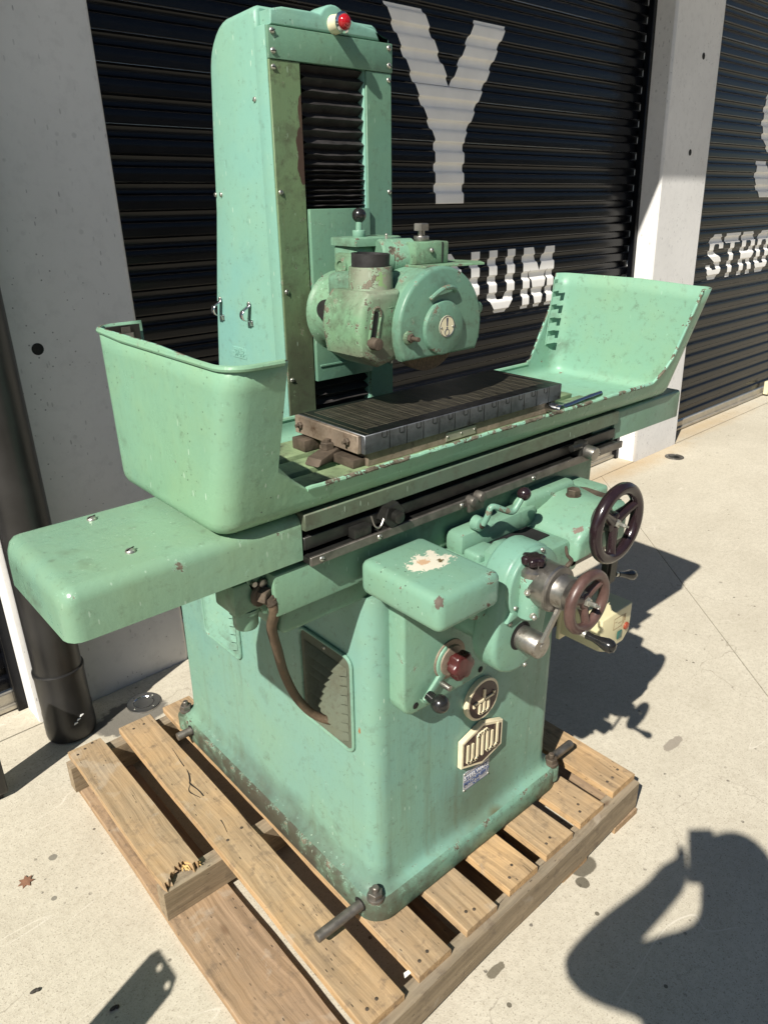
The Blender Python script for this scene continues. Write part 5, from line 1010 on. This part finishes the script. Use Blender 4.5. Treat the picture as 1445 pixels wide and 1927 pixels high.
tag(part('foil_scrap', 'paper_white', None, lambda bm: prism(bm, [(0, 0), (0.022, 0.004), (0.026, 0.012), (0.002, 0.011)], (0.752, 0.808, 0.119), (0.9, -0.3, 0.2), (0.3, 0.9, 0.1), (0, 0, 1), 0.002)), 'crumpled white scrap in the gap between front pallet boards', 'scrap')
for (x, y, a, L), lb in (((0.735, 1.665, 1.9, 0.07), 'long white wood chip in the gap beside the base'), ((0.748, 1.52, 1.5, 0.03), 'short white wood chip in the gap beside the base')):
    tag(part('wood_chip', 'paper_white', None, lambda bm: prism(bm, [(-L / 2, -0.002), (L / 2, -0.005), (L / 2 + 0.003, 0.004), (-L / 2, 0.003)], (x, y, 0.03), (math.cos(a), math.sin(a), 0.5), (-math.sin(a), math.cos(a), 0), (0, 0, 1), 0.003)), lb, 'wood chip')
# flat steel post left of the frame: its shadow lies across the concrete
def post(bm):
    hp = 0.75; x, y = 0.397 - hp * 1.0044, 1.283 - hp * 0.366
    out = [(-0.06, 0), (0.06, 0), (0.06, hp - 0.02), (0.05, hp), (-0.045, hp), (-0.062, hp - 0.03)]
    lo = []
    for loop in (out, arcpts(0.012, hp - 0.012 - 0.008, 0.009, 0, 330, 11), arcpts(-0.040, hp - 0.026, 0.009, 0, 330, 11)):
        vs = [bm.verts.new((x, y + a, z)) for a, z in loop]; lo += [bm.edges.new((vs[i], vs[(i + 1) % len(vs)])) for i in range(len(vs))]
    bmesh.ops.triangle_fill(bm, use_beauty=True, use_dissolve=False, edges=lo)
    r = bmesh.ops.extrude_face_region(bm, geom=bm.faces[:]); bmesh.ops.translate(bm, vec=(0.004, 0, 0), verts=[v for v in r['geom'] if isinstance(v, bmesh.types.BMVert)])
po = part('steel_post', 'dark_steel', None, post, 30); tag(po, 'flat steel post with two holes standing left of the pallet', 'post')
bo_ = thing('black_bollard', (0.225, 2.16, 0), 'black post at the left edge of the picture', 'post'); part('bollard_body', 'pipe_black', bo_, lambda bm: box(bm, 0.17, 0.282, 2.125, 2.205, 0.018, 0.38, 0.012, 3)); part('bollard_foot', 'rubber', bo_, lambda bm: box(bm, 0.19, 0.265, 2.14, 2.19, 0.0, 0.0175))

# ------------------------------------------------------------------ the photographer, behind the lens (casts the shadow at lower right)
F2 = V(RF.x, RF.y, 0).normalized(); R2 = V(RX.x, RX.y, 0).normalized()
def PP(f, r, z): return F2 * f + R2 * r + V(0, 0, z)
J = {}
bmv = []; edges = []; rad = []
def jt(name, f, r, z, ra, par=None):
    J[name] = len(bmv); bmv.append(PP(f, r, z)); rad.append(ra)
    if par: edges.append((J[par], J[name]))
jt('pelvis', -0.28, 0.04, 1.0, (0.165, 0.125)); jt('waist', -0.26, 0.04, 1.15, (0.16, 0.115), 'pelvis'); jt('chest', -0.23, 0.04, 1.34, (0.18, 0.125), 'waist'); jt('upper', -0.21, 0.045, 1.47, (0.13, 0.10), 'chest'); jt('neck', -0.19, 0.05, 1.58, (0.070, 0.070), 'upper')
jt('chin', -0.165, 0.05, 1.65, (0.080, 0.085), 'neck'); jt('head', -0.172, 0.05, 1.735, (0.088, 0.102), 'chin'); jt('crown', -0.175, 0.05, 1.81, (0.072, 0.082), 'head')
for sgn, nm in ((-1, 'l'), (1, 'r')):
    jt('sho' + nm, -0.19, 0.04 + sgn * 0.175, 1.465, (0.075, 0.075), 'upper')
    if nm == 'l': jt('elb' + nm, -0.045, -0.235, 1.325, (0.064, 0.064), 'shol'); jt('wri' + nm, -0.05, -0.075, 1.555, (0.042, 0.042), 'elbl'); jt('pal' + nm, -0.04, -0.022, 1.655, (0.046, 0.036), 'wril')
    else: jt('elb' + nm, -0.04, 0.31, 1.38, (0.06, 0.06), 'shor'); jt('wri' + nm, -0.04, 0.15, 1.58, (0.042, 0.042), 'elbr'); jt('pal' + nm, -0.035, 0.085, 1.65, (0.042, 0.034), 'wrir')
    jt('hip' + nm, -0.29, 0.04 + sgn * 0.095, 0.92, (0.1, 0.105), 'pelvis'); jt('kne' + nm, -0.28, 0.04 + sgn * 0.12, 0.51, (0.064, 0.067), 'hip' + nm); jt('ank' + nm, -0.32, 0.04 + sgn * 0.13, 0.10, (0.044, 0.047), 'kne' + nm); jt('toe' + nm, -0.15, 0.04 + sgn * 0.15, 0.042, (0.042, 0.036), 'ank' + nm)
    # fingers wrap the phone edge
    s2 = -1 if nm == 'l' else 1; px_ = (-0.016 if nm == 'l' else 0.056)
    for k in range(4):
        zz = (1.675 if nm == 'l' else 1.63) - 0.019 * k; a = 'f%d%s' % (k, nm); jt(a, -0.035 + 0.006 * k, px_ + s2 * 0.010, zz, (0.0105, 0.0105), 'pal' + nm); jt(a + 'b', -0.002, px_ + s2 * 0.006, zz + 0.004, (0.0085, 0.0085), a)
    jt('th' + nm, -0.055, px_ + s2 * 0.004, 1.62 if nm == 'l' else 1.58, (0.012, 0.012), 'pal' + nm); jt('th2' + nm, -0.052, px_ - s2 * 0.022, 1.66 if nm == 'l' else 1.62, (0.010, 0.010), 'th' + nm)
me = bpy.data.meshes.new('body'); me.from_pydata([tuple(v) for v in bmv], edges, []); me.update()
pz = thing('person', PP(-0.30, 0.04, 0), 'person in dark clothes holding up a phone to take the picture', 'person')
body = bpy.data.objects.new('body', me); COL.objects.link(body); attach(body, pz)
sk = body.modifiers.new('skin', 'SKIN'); sk.use_smooth_shade = True
lay = me.skin_vertices[0].data if me.skin_vertices else None
if lay is None:
    bmx = bmesh.new(); bmx.from_mesh(me); bmx.verts.layers.skin.verify(); bmx.to_mesh(me); bmx.free(); lay = me.skin_vertices[0].data
for i, r_ in enumerate(rad): lay[i].radius = r_; lay[i].use_root = (i == 0)
sbd = body.modifiers.new('smooth', 'SUBSURF'); sbd.levels = 2; sbd.render_levels = 2
me.materials.append(MAT['cloth_dark'])
hr = part('hair', 'hair', pz, lambda bm: sphere(bm, PP(-0.185, 0.05, 1.785), 0.104, 20, 12, (0.95, 0.95, 0.9)), 60)
ph = bmesh.new(); cen = CAMPOS + RX * 0.018 - (-RD) * 0.055 - RF * 0.030
pm = Matrix.Identity(4)
for i in range(3): pm[i][0] = RX[i]; pm[i][1] = -RD[i]; pm[i][2] = -RF[i]; pm[i][3] = cen[i]
box(ph, -0.037, 0.037, -0.075, 0.075, -0.004, 0.004, 0.003, 2, pm)
tag(build('phone', ph, 'black_plastic', None), 'black phone held up by the person taking the picture', 'phone')
